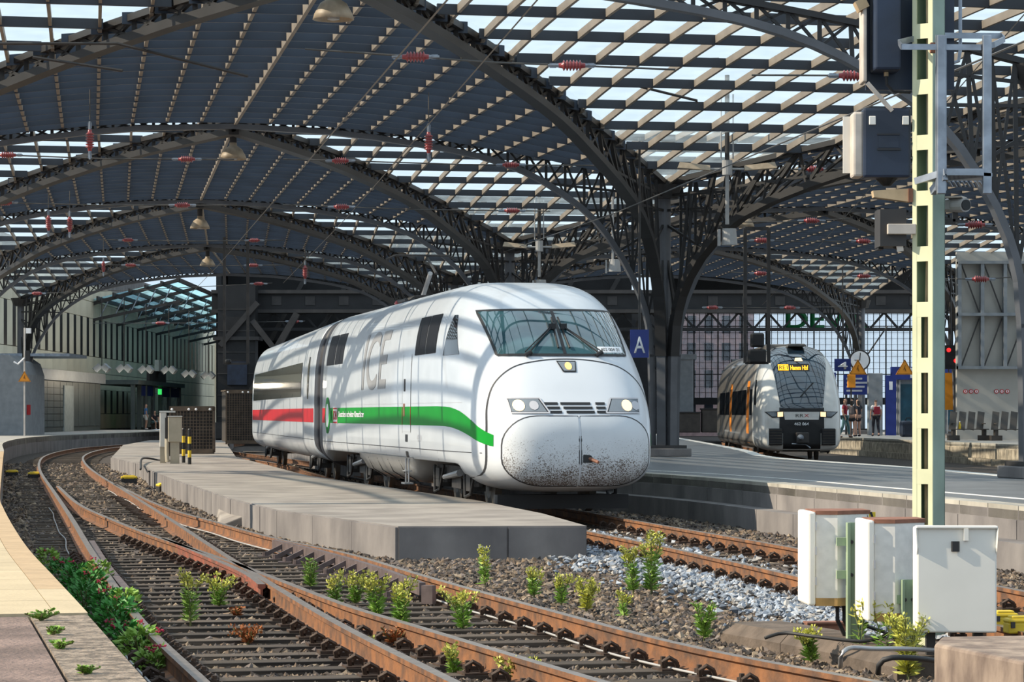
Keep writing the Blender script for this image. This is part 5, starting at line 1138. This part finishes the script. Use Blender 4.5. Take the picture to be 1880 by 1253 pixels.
# ---------------------------------------------------------------- yellow point-machine covers
def yellow(px, py, w_, z, label, base='teal_metal', rz=.15):
    p = gp(px,py,z); y_ = thing('yellow_track_box', p, rz, label, 'track device', 'yellow track boxes')
    MB().box((0,0,w_*.18),(w_*.96,w_*.62,w_*.36)).build('base', M[base], y_, bevel=.01); MB().box((0,0,w_*.42),(w_,w_*.66,w_*.18)).build('lid', M['yellow_paint'], y_, bevel=.03); MB().box((0,0,w_*.52),(w_*.7,w_*.5,.03)).build('lid_rib', M['yellow_paint'], y_, bevel=.01)
    for s in (-.35,.35): MB().box((s*w_,-w_*.33,w_*.3),(.03,.02,w_*.2)).build('latch', M['steel_dark'], y_)
    return y_
yellow(556,990,.42,-.2,'yellow lidded teal box against the low concrete slab'); yellow(237,890,.42,-.2,'yellow box nearest the switch rails','black_plastic'); yellow(303,904,.38,-.2,'tilted yellow box beside the slab corner','cage_dark',.5)
yellow(63,880,.36,-.2,'yellow box next to the outer curved rail','black_plastic'); yellow(22,876,.36,-.2,'dull yellow box in the shade of the curved platform','black_plastic')
yellow(1843,1150,.20,-.02,'yellow cover half hidden behind the largest cabinet','yellow_paint'); yellow(1872,1163,.22,-.02,'yellow capped stub at the edge past the largest cabinet','yellow_paint')
rk = thing('junction_box', gp(287,893,-.2), .2, 'small grey box beside the tilted yellow box', 'box'); MB().box((0,0,.18),(.40,.3,.36)).build('body', M['concrete_side'], rk, bevel=.01); MB().box((0,0,.37),(.42,.32,.03)).build('lid', M['steel_dark'], rk)
# signal bond cable running along rail
for lb, src, off_ in (('pale bond cable clipped beside the outer curved rail', R1[6:60], -.2), ('grey signal cable running beside the diverging rail', R4, -.17)):
    P = spline([p+Vector((off_*.97+random.uniform(-.025,.025),0,-.14+random.uniform(-.01,.01))) for p in src[::4]],.2); MB().tube(P,.010,5).build('bond_cable', M['lamp_grey'], None, True, label=lb, cat='cable')
# ---------------------------------------------------------------- equipment on the low slab
def slabp(px,py): return gp(px,py,ZS)
def cage(p, w_, dp, h_, rz, label, mesh=True):
    c_ = thing('ventilation_cage', p, rz, label, 'cage')
    MB().bx(-w_/2+.05,w_/2-.05,.05,dp-.05,.1,h_-.05).build('core', M['cage_dark'], c_)
    for z in (.02,h_-.14): MB().bx(-w_/2,w_/2,-.02,.02,z,z+.14).build('rail', M['mesh_cage'], c_)
    for x in (-w_/2,w_/2-.06): MB().bx(x,x+.06,-.02,.04,0,h_).build('corner_post', M['mesh_cage'], c_)
    n_ = int(w_/.11)
    for i in range(n_): MB().bx(-w_/2+(i+.5)*w_/n_-.012,-w_/2+(i+.5)*w_/n_+.012,-.005,.015,.14,h_-.14).build('wire_bar', M['mesh_cage'], c_)
    for j in range(int((h_-.3)/.11)): MB().bx(-w_/2,w_/2,.0,.02,.16+j*.11,.18+j*.11).build('cross_bar', M['mesh_cage'], c_)
    MB().bx(w_/2-.03,w_/2+.02,0,dp,.05,h_).build('side_panel', M['mesh_cage'], c_); MB().bx(-w_/2,w_/2,0,dp,h_-.03,h_+.03).build('roof', M['mesh_cage'], c_)
    for j in range(12 if not mesh else 0): MB().bx(w_/2+.02,w_/2+.05,.05,dp-.05,.2+j*.17,.27+j*.17).build('louvre', M['cage_dark'], c_)
    for x in (-w_/2+.1,-.1,.15,w_/2-.15): MB().lathe([(0,0),(.045,0),(.03,.02),(0,.03)],10,(x,-.03,h_-.08),'Y').build('bolt', M['white_print'], c_)
    return c_
c1 = slabp(352,834); cage(c1, 1.55, 1.6, 1.62, .1, 'brown wire mesh cage with white bolts behind the striped bollards'); c2 = slabp(412,818); cage(Vector((c2.x+.5,c2.y+4,ZS)), 1.75, 4.2, 2.45, .16, 'taller louvred machine cage next to the express carriage', False)
cbx = thing('control_cabinet', slabp(299,851), .1, 'slim white control cabinet on the low slab', 'cabinet'); MB().bx(-.09,.09,0,.35,.45,1.42).build('door', M['cabinet_white'], cbx, bevel=.02); MB().bx(-.08,.08,.03,.32,0,.45).build('plinth', M['cabinet_tan'], cbx); MB().bx(.09,.22,.05,.3,.2,1.3).build('rack', M['cage_dark'], cbx); MB().bx(-.10,.34,-.02,.37,1.42,1.47).build('lid', M['cabinet_white'], cbx)
cb2 = thing('control_cabinet', slabp(321,852), .1, 'tan control box on a square pillar on the low slab', 'cabinet'); MB().bx(-.19,.19,0,.34,.60,1.30).build('box', M['cabinet_tan'], cb2, bevel=.02); MB().bx(-.13,.12,.05,.3,0,.62).build('pillar', M['cabinet_tan'], cb2); MB().bx(-.27,-.19,.02,.3,.7,1.28).build('hinge_side', M['cage_dark'], cb2); MB().tube([(-.22,.1,.7),(-.22,.08,.3),(-.2,.05,.05)],.06,8).build('pipe', M['cabinet_tan'], cb2); MB().bx(-.2,.2,-.02,.36,1.30,1.33).build('cap', M['cabinet_white'], cb2)
for px,l in ((337,'nearer the tan control box'),(348,'nearer the mesh cage')):
    b_ = thing('striped_bollard', slabp(px,850 if px < 340 else 853), 0, f'yellow and black striped bollard {l}', 'bollard', 'striped bollards')
    for k in range(5): MB().cone((0,0,k*.19),(0,0,(k+1)*.19),.05,.05,12).build('band', M['black'] if k%2==0 else M['yellow_paint'], b_)
    MB().cone((0,0,.95),(0,0,.98),.05,.035,12).build('cap', M['black'], b_)
P = [slabp(258,862),slabp(262,850)+Vector((0,0,.12)),slabp(290,848)+Vector((0,0,.05)),slabp(314,850)+Vector((0,0,.05))]; MB().tube(spline(P,.2),.03,6).build('hose', M['cable_black'], None, True, label='black hose from the tan control box over the slab edge', cat='cable')
# ---------------------------------------------------------------- hanging lamps, loudspeakers, signals, wires and insulators
def bell(p, top, s, label):
    b_ = thing('bell_lamp', p, 0, label, 'lamp', 'bell lamps under the roof'); MB().lathe([(.09*s,.42*s),(.10*s,.34*s),(.22*s,.26*s),(.31*s,.10*s),(.34*s,0),(.32*s,0),(.28*s,.1*s),(.08*s,.3*s)],20).build('shade', M['lamp_tan'], b_, True); MB().cone((0,0,.40*s),(0,0,.70*s),.09*s,.09*s,12).build('gear_box', M['steel_dark'], b_); MB().tube([(0,0,.7*s),(0,0,max(.8*s,top-p.z))],.02,5).build('rod', M['steel_dark'], b_); MB().lathe([(0,-.02),(.10*s,.0),(.12*s,.12*s)],12).build('bulb', M['lamp_grey'], b_)
for (px,py,d,top,l) in ((612,36,43.5,8.75,'bell lamp nearest the camera'),(428,293,67,8.7,'bell lamp under the second arch crown'),(367,420,90,8.7,'bell lamp under the third arch crown'),(381,489,113,8.7,'bell lamp under the fourth arch crown'),(1367,417,91,8.3,'bell lamp over the regional train'),(1126,385,95,8.2,'bell lamp beyond the island column')):
    bell(ad(px,py,d), top, 1.0, l)
def hanglamp(px, ytop, yarm, ybot, d, label, arm=95):
    p = ad(px,yarm,d); t_ = thing('hanging_lamp', p, 0, label, 'lamp', 'pole lamps with loudspeakers'); k = d/4900
    MB().tube([(0,0,.1),(0,0,(yarm-ytop)*k)],.055,8).build('pole', M['steel_dark'], t_)
    for s in (-1,1): MB().tube([(s*.14,0,.25),(s*.14,0,(yarm-ytop)*k*.8)],.018,5).build('stay', M['lamp_grey'], t_)
    MB().cone((0,0,-.12),(0,0,.22),.12,.12,14).build('hub', M['lamp_grey'], t_); MB().tube([(0,0,-.1),(0,0,(yarm-ybot)*k+.2)],.045,8).build('lower_pole', M['lamp_grey'], t_)
    for s in (-1,1):
        MB().tube([(s*.1,0,.02),(s*.45,0,.02)],.03,6).build('arm', M['lamp_grey'], t_); hd_ = MB().hexa([(s*.4,-.12,-.02),(s*1.15,-.14,.04),(s*1.15,.14,.04),(s*.4,.12,-.02),(s*.4,-.05,.1),(s*1.1,-.06,.18),(s*1.1,.06,.18),(s*.4,.05,.1)]).build('lamp_head', M['lamp_tan'], t_, fix=True)
    MB().cone((.05,0,(yarm-ybot)*k-.28),(.05,0,(yarm-ybot)*k+.1),.19,.16,16).build('loudspeaker', M['lamp_grey'], t_, fix=True); MB().bx(-.22,-.16,-.1,.1,(yarm-ybot)*k-.3,(yarm-ybot)*k+.08).build('yoke', M['lamp_grey'], t_)
hanglamp(1335,138,312,428,62,'twin-armed pole lamp with loudspeaker right of the island column'); hanglamp(990,345,455,520,84,'twin-armed pole lamp above the express train roof')
t_ = thing('loudspeaker', ad(1125,490,80), 0, 'grey hanging loudspeaker left of the island column', 'loudspeaker', 'loudspeakers'); MB().cone((.05,0,-.15),(.05,0,.22),.2,.16,16).build('horn', M['lamp_grey'], t_, fix=True); MB().bx(-.22,-.17,-.1,.1,-.2,.2).build('yoke', M['lamp_grey'], t_); MB().tube([(0,0,.2),(0,0,2.1)],.035,6).build('pole', M['lamp_grey'], t_)
def hangsignal(px0, px1, y0, y1, d, label, heads):
    t_ = thing('hanging_signal', (0,0,0), 0, label, 'signal')
    for x in (px0,px1): a, b = ad(x,y0,d), ad(x,y1,d); MB().bar(a,b,.11,.11).build('hanger_bar', M['steel_dark'], t_)
    MB().bar(ad(px0,y1,d),ad(px1,y1,d),.08,.08).build('lower_bar', M['steel_dark'], t_); MB().bar(ad(px0,y0,d),ad(px1,y0,d),.1,.1).build('upper_bar', M['steel_dark'], t_)
    for (a,b,c,e) in heads: q = (ad(a,e,d),ad(b,c,d)); MB().bx(q[0].x,q[1].x,d-.25,d+.25,q[0].z,q[1].z).build('signal_box', M['black'], t_, bevel=.06)
    return t_
hangsignal(1368,1411,420,667,84,'hanging frame with black signal boxes above the regional train',((1378,1402,612,638),(1373,1406,642,668))); hangsignal(412,455,428,668,108,'hanging frame with two bare bars before the dark pier',((414,424,660,668),))
INS = {}
def ins_mesh(m_len):
    m = MB(); pr = [(.035,-.5),(.035,-.28),(.05,-.28)]
    a = MB(); b = MB()
    a.cone((.5,0,0),(.27,0,0),.03,.045,8); a.box((.4,0,0),(.14,.02,.10))
    pr = [(.05,-.28)]
    for k in range(6): x = -.17+k*.068; pr += [(.06,x-.03),(.115,x-.006),(.115,x+.006)]
    pr += [(.06,.2),(.05,.28)]; b.lathe(pr,12,(0,0,0),'X')
    return a.mesh('end_fitting', M['galvanised']), b.mesh('ribbed_body', M['insulator_red'], True)
EF, RB = ins_mesh(1)
def insulator(p, label, vert=False, s=1.0):
    t_ = thing('insulator', p, 0, label, 'insulator', 'red line insulators'); t_.scale = (s,s,s)
    if vert: t_.rotation_euler = (0,math.pi/2,0)
    link('end_fitting', EF, t_); e_ = link('end_fitting', EF, t_); e_.rotation_euler = (0,0,math.pi); link('ribbed_body', RB, t_)
rows = [  # span wire: depth, (px,py) ends, insulators along it
 (56,((560,90),(1240,128)),(763,1050)), (54,((1380,138),(1760,130)),(1565,)), (89,((-40,283),(430,293)),(14,343)), (89,((520,292),(1180,305)),(625,938)),
 (97,((-40,371),(420,377)),(8,335)), (97,((520,376),(1010,388)),(627,940)), (83,((1420,312),(1700,300)),(1495,)), (95,((1330,408),(1560,402)),(1490,)), (104,((1330,440),(1620,443)),(1398,1585)),
 (135,((180,440),(520,441)),(235,467)), (143,((160,486),(520,487)),(240,465)), (150,((40,540),(500,520)),(68,475)), (150,((170,594),(560,590)),(295,540)), (112,((1340,500),(1640,508)),(1397,1586)), (130,((1300,565),(1560,563)),(1308,1450)), (76,((1700,408),(1860,412)),(1790,)), (88,((1720,512),(1880,508)),(1800,)), (62,((1700,318),(1870,312)),(1780,))]
wn = 0
OW = ['one','two','three','four','five','six','seven','eight','nine','ten','eleven','twelve','thirteen','fourteen','fifteen','sixteen','seventeen','eighteen']
for ri,(d_o,(a,b),xs) in enumerate(rows):
    d = min(d_o, 6.25*4900/(760-min(a[1],b[1])))
    A0, B0 = ad(a[0],a[1],d), ad(b[0],b[1],d)
    MB().tube([A0, A0.lerp(B0,.5)-Vector((0,0,.05)), B0],.018,5).build('span_wire', M['wire'], None, label=f'thin dark span wire under the roof, number {OW[ri]} from the near end', cat='wire', group='overhead span wires')
    for x in xs:
        t = (x-a[0])/(b[0]-a[0]); p = A0.lerp(B0,t)-Vector((0,0,.05*(1-abs(2*t-1)))); n_ = 'first' if x == xs[0] else 'second'
        insulator(p, f'red ribbed insulator, {n_} on overhead span wire number {OW[ri]}', False, d/d_o)
for (x,y,d,l) in ((165,258,70,'over the curved platform'),(787,262,70,'above the roof of the express train'),(89,410,98,'over the turnout'),(128,412,98,'beside another over the turnout'),(560,500,112,'above the express carriage'),(190,490,140,'near the kiosk column')):
    d_o = d; d = min(d, 5.9*4900/(760-y))
    insulator(ad(x,y,d), f'upright red insulator hanging {l}', True, d/d_o); MB().tube([ad(x,y,d)+Vector((0,0,.45)), Vector((ad(x,y,d).x,d,8.6))],.012,4).build('hanger_wire', M['wire'], None, label=f'hanger wire of the upright insulator {l}', cat='wire')
# registration arms and contact wires along the tracks
arms = [((0,80),(215,80),(455,140),48),((60,105),(225,130),(225,130),48),((1130,148),(1280,185),(1280,190),56),((1120,118),(1240,112),(1320,108),56)]
for i,(a,b,c,d) in enumerate(arms): MB().tube([ad(*a,d),ad(*b,d),ad(*c,d)],.03,6).build('registration_arm', M['steel_dark'], None, label=f'{OW[i]} of four dark steady arms holding the contact wire', cat='bracket')
for i,(u0,x0,z0,p1) in enumerate(((20,1.5,6.2,ad(520,520,112)),(24,5.2,5.2,ad(905,470,95)),(22,-.2,5.4,ad(330,560,150)),(26,6.5,7.2,ad(1400,560,150)))):
    MB().tube([Vector((x0,u0,z0)), Vector((x0,u0,z0)).lerp(p1,.5)-Vector((0,0,.15)), p1],.012,4).build('contact_wire', M['wire'], None, label=f'{["first","second","third","fourth"][i]} overhead wire running along the tracks toward the hall', cat='wire', group='contact wires')
# ---------------------------------------------------------------- people
def skinned(name, V, E, R, mat_, parent, sub=1):
    me = bpy.data.meshes.new(name); me.from_pydata([tuple(v) for v in V],E,[]); me.materials.append(mat_); o = link(name, me, parent)
    o.modifiers.new('skin','SKIN'); sk = me.skin_vertices[0].data
    for i,r_ in enumerate(R): sk[i].radius = r_ if isinstance(r_,tuple) else (r_,r_)
    sk[0].use_root = True
    s = o.modifiers.new('sub','SUBSURF'); s.levels = sub; s.render_levels = sub
    return o
def person(loc, rz, label, top, legs, sleeves='short', skirt=None, shorts=False, seated=False, stride=0.0, hairlong=False, bald=False, scale=1.0, armbend=0.0):
    P = thing('person', loc, rz, label, 'person'); P.scale = (scale,)*3
    hz_ = .50 if seated else .95; dz = hz_-.95
    pel = (0,0,hz_); ch = (0,.0,1.24+dz); nk = (0,0,1.47+dz); hb = (0,-.005,1.54+dz); hm = (0,-.02,1.62+dz); ht = (0,-.01,1.70+dz)
    V = [pel,ch,nk,hb,hm,ht]; E = [(0,1),(1,2),(2,3),(3,4),(4,5)]; R = [(.155,.11),(.16,.11),(.055,.055),(.065,.075),(.075,.092),(.05,.06)]
    J = {}
    for s,n in ((-1,'l'),(1,'r')):
        b = len(V); sh_ = (s*.17,0,1.41+dz); el = (s*(.25),.04-armbend*.1,1.14+dz+armbend*.05); wr_ = (s*(.24-.1*armbend),-.05-.2*armbend,.92+dz+armbend*.15); hd_ = (s*(.235-.1*armbend),-.08-.25*armbend,.85+dz+armbend*.15)
        V += [sh_,el,wr_,hd_]; E += [(1,b),(b,b+1),(b+1,b+2),(b+2,b+3)]; R += [.062,.045,.032,(.038,.02)]
        for f_ in range(4): V.append((hd_[0]+(f_-1.5)*.018,hd_[1]-.015,hd_[2]-.085-(.012 if f_ in (1,2) else 0))); E.append((b+3,len(V)-1)); R.append(.009)
        V.append((hd_[0]-s*.03,hd_[1]-.045,hd_[2]-.035)); E.append((b+3,len(V)-1)); R.append(.010)
        c = len(V); st = stride*s
        if seated: hip,kn,an,to = (s*.1,-.03,hz_-.02),(s*.14,-.45,.50),(s*.14,-.42,.08),(s*.15,-.58,.04)
        else: hip,kn,an,to = (s*.095,0,hz_-.05),(s*(.10),-.04-st*.5,.50),(s*.105,.03-st,.08),(s*.115,-.13-st,.035)
        V += [hip,kn,an,to]; E += [(0,c),(c,c+1),(c+1,c+2),(c+2,c+3)]; R += [(.09,.095),.058,.042,(.045,.03)]; J[n] = (sh_,el,wr_,hip,kn,an,to)
    skinned('body', V, E, R, M['skin'], P)
    SV = [(0,0,hz_-.02),ch,(0,0,1.42+dz)]; SE = [(0,1),(1,2)]; SR = [(.17,.125),(.175,.125),(.10,.08)]
    for n in 'lr':
        sh_,el,wr_ = J[n][:3]; b = len(SV); mid = tuple(Vector(sh_).lerp(Vector(el),.7)); SV += [sh_,mid]; SE += [(1,b),(b,b+1)]; SR += [.078,.066]
    skinned('shirt', SV, SE, SR, M[top], P)
    LV = [(0,0,hz_+.03)]; LE_ = []; LR = [(.168,.122)]
    for n in 'lr':
        hip,kn,an,to = J[n][3:]; b = len(LV)
        if skirt: LV += [tuple(Vector(hip).lerp(Vector(kn),.55))]; LE_ += [(0,b)]; LR += [(.13,.12)]
        elif shorts: LV += [hip,tuple(Vector(hip).lerp(Vector(kn),.8))]; LE_ += [(0,b),(b,b+1)]; LR += [.108,.088]
        else: LV += [hip,kn,tuple(Vector(kn).lerp(Vector(an),.9))]; LE_ += [(0,b),(b,b+1),(b+1,b+2)]; LR += [.105,.074,.06]
    skinned('skirt' if skirt else ('shorts' if shorts else 'trousers'), LV, LE_, LR, M[legs], P)
    for n in 'lr':
        an,to = J[n][5:]; skinned('shoe', [(an[0],an[1]+.03,.05),(to[0],to[1]-.01,.04)],[(0,1)],[(.05,.045),(.048,.035)],M['cloth_dark'] if not shorts else M['white_print'],P)
    if not bald:
        HV = [(0,.01,1.66+dz),(0,.03,1.60+dz)]+([(0,.06,1.40+dz)] if hairlong else []); skinned('hair', HV, [(i,i+1) for i in range(len(HV)-1)], [(.083,.098),(.082,.08),(.08,.03)][:len(HV)], M['hair'], P)
    for s in (-1,1): MB().box((s*.03,-.108,1.63+dz),(.018,.01,.01)).build('eye', M['black'], P)
    MB().hexa([(-.012,-.105,1.585+dz),(.012,-.105,1.585+dz),(.012,-.09,1.585+dz),(-.012,-.09,1.585+dz),(-.006,-.108,1.625+dz),(.006,-.108,1.625+dz),(.006,-.095,1.625+dz),(-.006,-.095,1.625+dz)]).build('nose', M['skin'], P)
    return P
pz = lambda px,d,z: Vector(((px-940)/F*d,d,z))
person(pz(268,180,ZL), 1.9, 'person in blue shirt and white shorts standing by the shelter', 'cloth_blue','cloth_white', shorts=True, bald=True)
sp_ = pz(284,181,ZL); person(sp_, .6, 'person in dark shirt sitting beside the person in blue', 'cloth_dark','cloth_teal', shorts=True, seated=True, armbend=1)
st2 = thing('shelter_seat', sp_+Vector((.05,.12,0)), .6, 'low dark seat under the sitting person', 'seat'); MB().box((0,0,.36),(.6,.4,.06)).build('seat', M['steel_dark'], st2)
for s in (-.22,.22): MB().box((s,0,.17),(.05,.35,.34)).build('leg', M['steel_dark'], st2)
person(pz(1608,124,ZF), 3.3, 'person in white shirt and red vest walking away on the far platform', 'cloth_white','cloth_dark', stride=.12)
pv = bpy.data.objects['person.002']; skinned('vest', [(0,0,.96),(0,0,1.24),(0,0,1.42)],[(0,1),(1,2)],[(.178,.135),(.182,.135),(.12,.09)],M['cloth_red'],pv); MB().box((0,.17,1.2),(.28,.12,.36)).build('backpack', M['cloth_red'], pv, bevel=.03)
person(pz(1564,122,ZF), 2.8, 'long-haired person in black skirt standing next to the regional train', 'cloth_grey','cloth_dark', skirt=True, hairlong=True); person(pz(1575,122.6,ZF), -2.6, 'long-haired person with folded arms beside the one in a skirt', 'cloth_dark','cloth_dark', skirt=True, hairlong=True, armbend=1)
person(pz(1551,116,ZF), 1.2, 'person in dark red top and jeans half hidden by the regional train', 'cloth_red','cloth_teal', stride=.2)
# luggage by the mast on the far platform
lu = thing('travel_bag', pz(1668,118,ZF), .2, 'dark blue travel bag on the far platform by the mast', 'bag'); MB().box((0,0,.38),(.75,.5,.72)).build('bag', M['signal_navy'], lu, bevel=.12); MB().tube([(-.15,0,.74),(-.1,0,.86),(.1,0,.86),(.15,0,.74)],.025,6).build('handle', M['black'], lu)
# ---------------------------------------------------------------- plants
def weed(base, h, wd, label, leafm='leaf', topm='leaf_yellow', stems=5, flowers=None, dens=1.0, seed=0, group='weeds between the rails'):
    rg = random.Random(seed); P = thing('weed', base, rg.random()*6, label, 'plant', group)
    sm = MB(); lf = MB(); tp = MB(); fl = MB()
    def leafquad(m, p, d, L, w):
        d = d.normalized(); sd = d.cross(Vector((rg.uniform(-1,1),rg.uniform(-1,1),rg.uniform(.2,1)))).normalized()*w; q = p+d*L
        m.add([p, p+d*L*.5+sd, q, p+d*L*.5-sd],[(0,1,2,3)])
    for i in range(stems):
        a = rg.random()*6.283; rr = wd/2*(.25+.75*rg.random()); hh = h*(.65+.35*rg.random())
        pts = [Vector((math.cos(a)*rr*t**1.4*1.0, math.sin(a)*rr*t**1.4, hh*t))+Vector((rg.uniform(-.008,.008),rg.uniform(-.008,.008),0)) for t in (0,.2,.4,.6,.8,1)]
        sm.tube(pts,.0045,4)
        nl = int(34*dens*hh/.35)+14
        for k in range(nl):
            t = .08+.92*rg.random(); j = min(4,int(t*5)); p = pts[j].lerp(pts[j+1],t*5-j); b = rg.random()*6.283
            leafquad(lf if t < .72 or topm is None else tp, p, Vector((math.cos(b),math.sin(b),rg.uniform(.0,.9))), rg.uniform(.045,.09)*(1.3-t*.6)*(h/.35)**.4, rg.uniform(.005,.011))
        if topm:
            for k in range(int(18*dens)):
                b = rg.random()*6.283; p = pts[-1]+Vector((math.cos(b)*.04*rg.random(),math.sin(b)*.04*rg.random(),rg.uniform(-.06,.025))); sm.tube([pts[4],p],.002,3) if k < 4 else None
                leafquad(tp, p, Vector((math.cos(b)*.5,math.sin(b)*.5,1)), .026, .010)
        if flowers:
            for k in range(2):
                p = pts[-1]+Vector((rg.uniform(-.03,.03),rg.uniform(-.03,.03),rg.uniform(0,.03))); fl.cone(p,p+Vector((0,0,.012)),.004,.014,6)
    sm.build('stem', M['stalk'], P, kind='stuff'); lf.build('foliage', M[leafm], P, kind='stuff')
    if topm and tp.f: tp.build('flower_head', M[topm], P, kind='stuff')
    if fl.f: fl.build('flower', M[flowers], P, kind='stuff')
    return P
def pxweed(px, py, hp_, wp_, label, z=-.19, **k):
    p = gp(px,py,z); s = p.y/4900; return weed(p, hp_*s, wp_*s, label, seed=int(px), **k)
W = [(350,1150,108,42,'tall slender weed by the wing rail end',{}),(402,1117,62,62,'bushy weed by the red wing rail end',dict(stems=9)),(570,1082,55,42,'green weed against the guard rail brackets',dict(stems=8,topm=None)),
 (616,1122,72,34,'weed squeezed between the crossing rails',{}),(652,1112,62,56,'leafy weed nearest the crossing of the rails',dict(stems=8)),(692,1135,84,56,'yellow-tipped weed leaning over the diverging rail',dict(stems=8)),(733,1160,100,60,'tallest weed of the clump on the diverging rail',dict(stems=9)),
 (850,1160,82,78,'spreading yellow weed between the diverging rails',dict(stems=8)),(890,1076,70,28,'thin weed in front of the slab with white blooms',dict(flowers='flower_white')),(980,1098,58,32,'small yellow-topped weed past the slab corner',dict(stems=7)),(1030,1112,52,34,'low yellowish weed, left of a pair in the gravel',dict(stems=7)),(1077,1124,62,42,'low yellowish weed, right of a pair in the gravel',dict(stems=9,leafm='leaf_yellow')),
 (1163,1092,92,42,'tall weed with white blooms, left of a pair by the rail',dict(flowers='flower_white',stems=6)),(1196,1092,112,66,'tall weed with white blooms, right of a pair by the rail',dict(flowers='flower_white',stems=8)),(1146,1136,52,24,'tiny weed in front of the two flowering weeds',dict(stems=3)),
 (1292,1178,76,52,'bright green weed beside the near diverging rail',dict(stems=8,topm=None)),(1490,1220,66,62,'bright weed in front of the cable trough',dict(stems=9)),(1580,1222,150,44,'tall sparse stalk before the middle cabinet',dict(stems=2,dens=.7)),(1625,1228,150,46,'tall sparse stalk beside the middle cabinet',dict(stems=2,dens=.7)),(1668,1250,118,100,'large yellow-green weed by the concrete block',dict(stems=13,leafm='leaf_yellow')),
 (835,1242,58,34,'short weed between near rail and diverging rail',dict(stems=5)),(950,1256,46,78,'creeping weed at the near end of the rails',dict(stems=6)),(678,1206,34,18,'tiny weed on the near straight rail',dict(stems=3)),
 (435,1136,24,44,'rust-red low weed behind the wing rail weeds',dict(leafm='leaf_rust',topm=None,stems=8)),(455,1184,32,58,'rusty orange low weed between the near sleepers',dict(leafm='leaf_rust',topm='leaf_rust',stems=9)),(722,1190,40,60,'reddish weed under the tallest clump',dict(leafm='leaf_rust',topm=None,stems=9)),(440,1010+60,20,20,'small sprig between the sleepers',dict(stems=2))]
for px,py,hh,ww_,lb,kw in W: pxweed(px,py,hh,ww_,lb,**kw)
for i,(px,py,l) in enumerate(((75,1140,'topmost'),(97,1166,'second'),(110,1192,'third'),(158,1238,'lowest'))):
    pxweed(px,py,15 if i else 20,78 if i == 0 else 52,f'{l} small green tuft in the platform crack',ZL-.012,topm=None,stems=7,group='tufts in the platform crack')
# flowering bushes along the platform edge
def bush(base, r_, h_, label, seed, leafm='leaf_deep', nf=4):
    rg = random.Random(seed); P = thing('flowering_bush', base, 0, label, 'plant', 'red valerian along the curved platform'); lf = MB(); fl = MB(); sm = MB()
    for k in range(int(620*(r_/.3)**1.3)):
        a = rg.random()*6.283; t = rg.random()**.5; z = rg.random(); rad = r_*t*math.sqrt(max(.05,1-z*z*.85)); p = Vector((math.cos(a)*rad,math.sin(a)*rad,h_*z)); d = Vector((math.cos(a)+rg.uniform(-.6,.6),math.sin(a)+rg.uniform(-.6,.6),rg.uniform(-.1,1.2))).normalized()
        sd = d.cross(Vector((rg.uniform(-1,1),rg.uniform(-1,1),.5))).normalized()*rg.uniform(.010,.018); L = rg.uniform(.04,.08); q = p+d*L; lf.add([p,p+d*L*.5+sd,q,p+d*L*.5-sd],[(0,1,2,3)])
    for k in range(7): a = rg.random()*6.283; sm.tube([(0,0,0),(math.cos(a)*r_*.7,math.sin(a)*r_*.7,h_*.8)],.005,4)
    for k in range((nf+1)//2):
        a = rg.random()*6.283; p = Vector((math.cos(a)*r_*rg.random(),math.sin(a)*r_*rg.random(),h_*(.9+.25*rg.random())))
        for j in range(9): q = p+Vector((rg.uniform(-.028,.028),rg.uniform(-.028,.028),rg.uniform(-.016,.02))); fl.cone(q,q+Vector((0,0,.012)),.003,.010,5)
    sm.build('stem', M['stalk'], P, kind='stuff'); lf.build('foliage', M[leafm], P, kind='stuff')
    if nf: fl.build('flower_head', M['flower_pink'], P, kind='stuff')
B = [(92,1052,.22,.30,'leaf',1),(118,1072,.25,.28,'leaf_deep',3),(150,1085,.28,.30,'leaf_deep',4),(172,1105,.30,.34,'leaf_deep',3),(186,1088,.22,.36,'leaf',1),(160,1122,.26,.28,'leaf_deep',2),(204,1150,.30,.36,'leaf_deep',3),(222,1168,.28,.34,'leaf_deep',1),(236,1152,.20,.36,'leaf',0),(238,1200,.26,.26,'leaf_deep',5),(262,1215,.24,.28,'leaf',4),(290,1240,.22,.20,'leaf',5)]
for i,(px,py,r_,h_,lm,nf) in enumerate(B):
    bush(gp(px-6,py,-.19), r_*.68, h_*.85, f'green flowering bush, {["first","second","third","fourth","fifth","sixth","seventh","eighth","ninth","tenth","eleventh","twelfth"][i]} from the far end along the curved platform edge', 50+i, lm, nf)
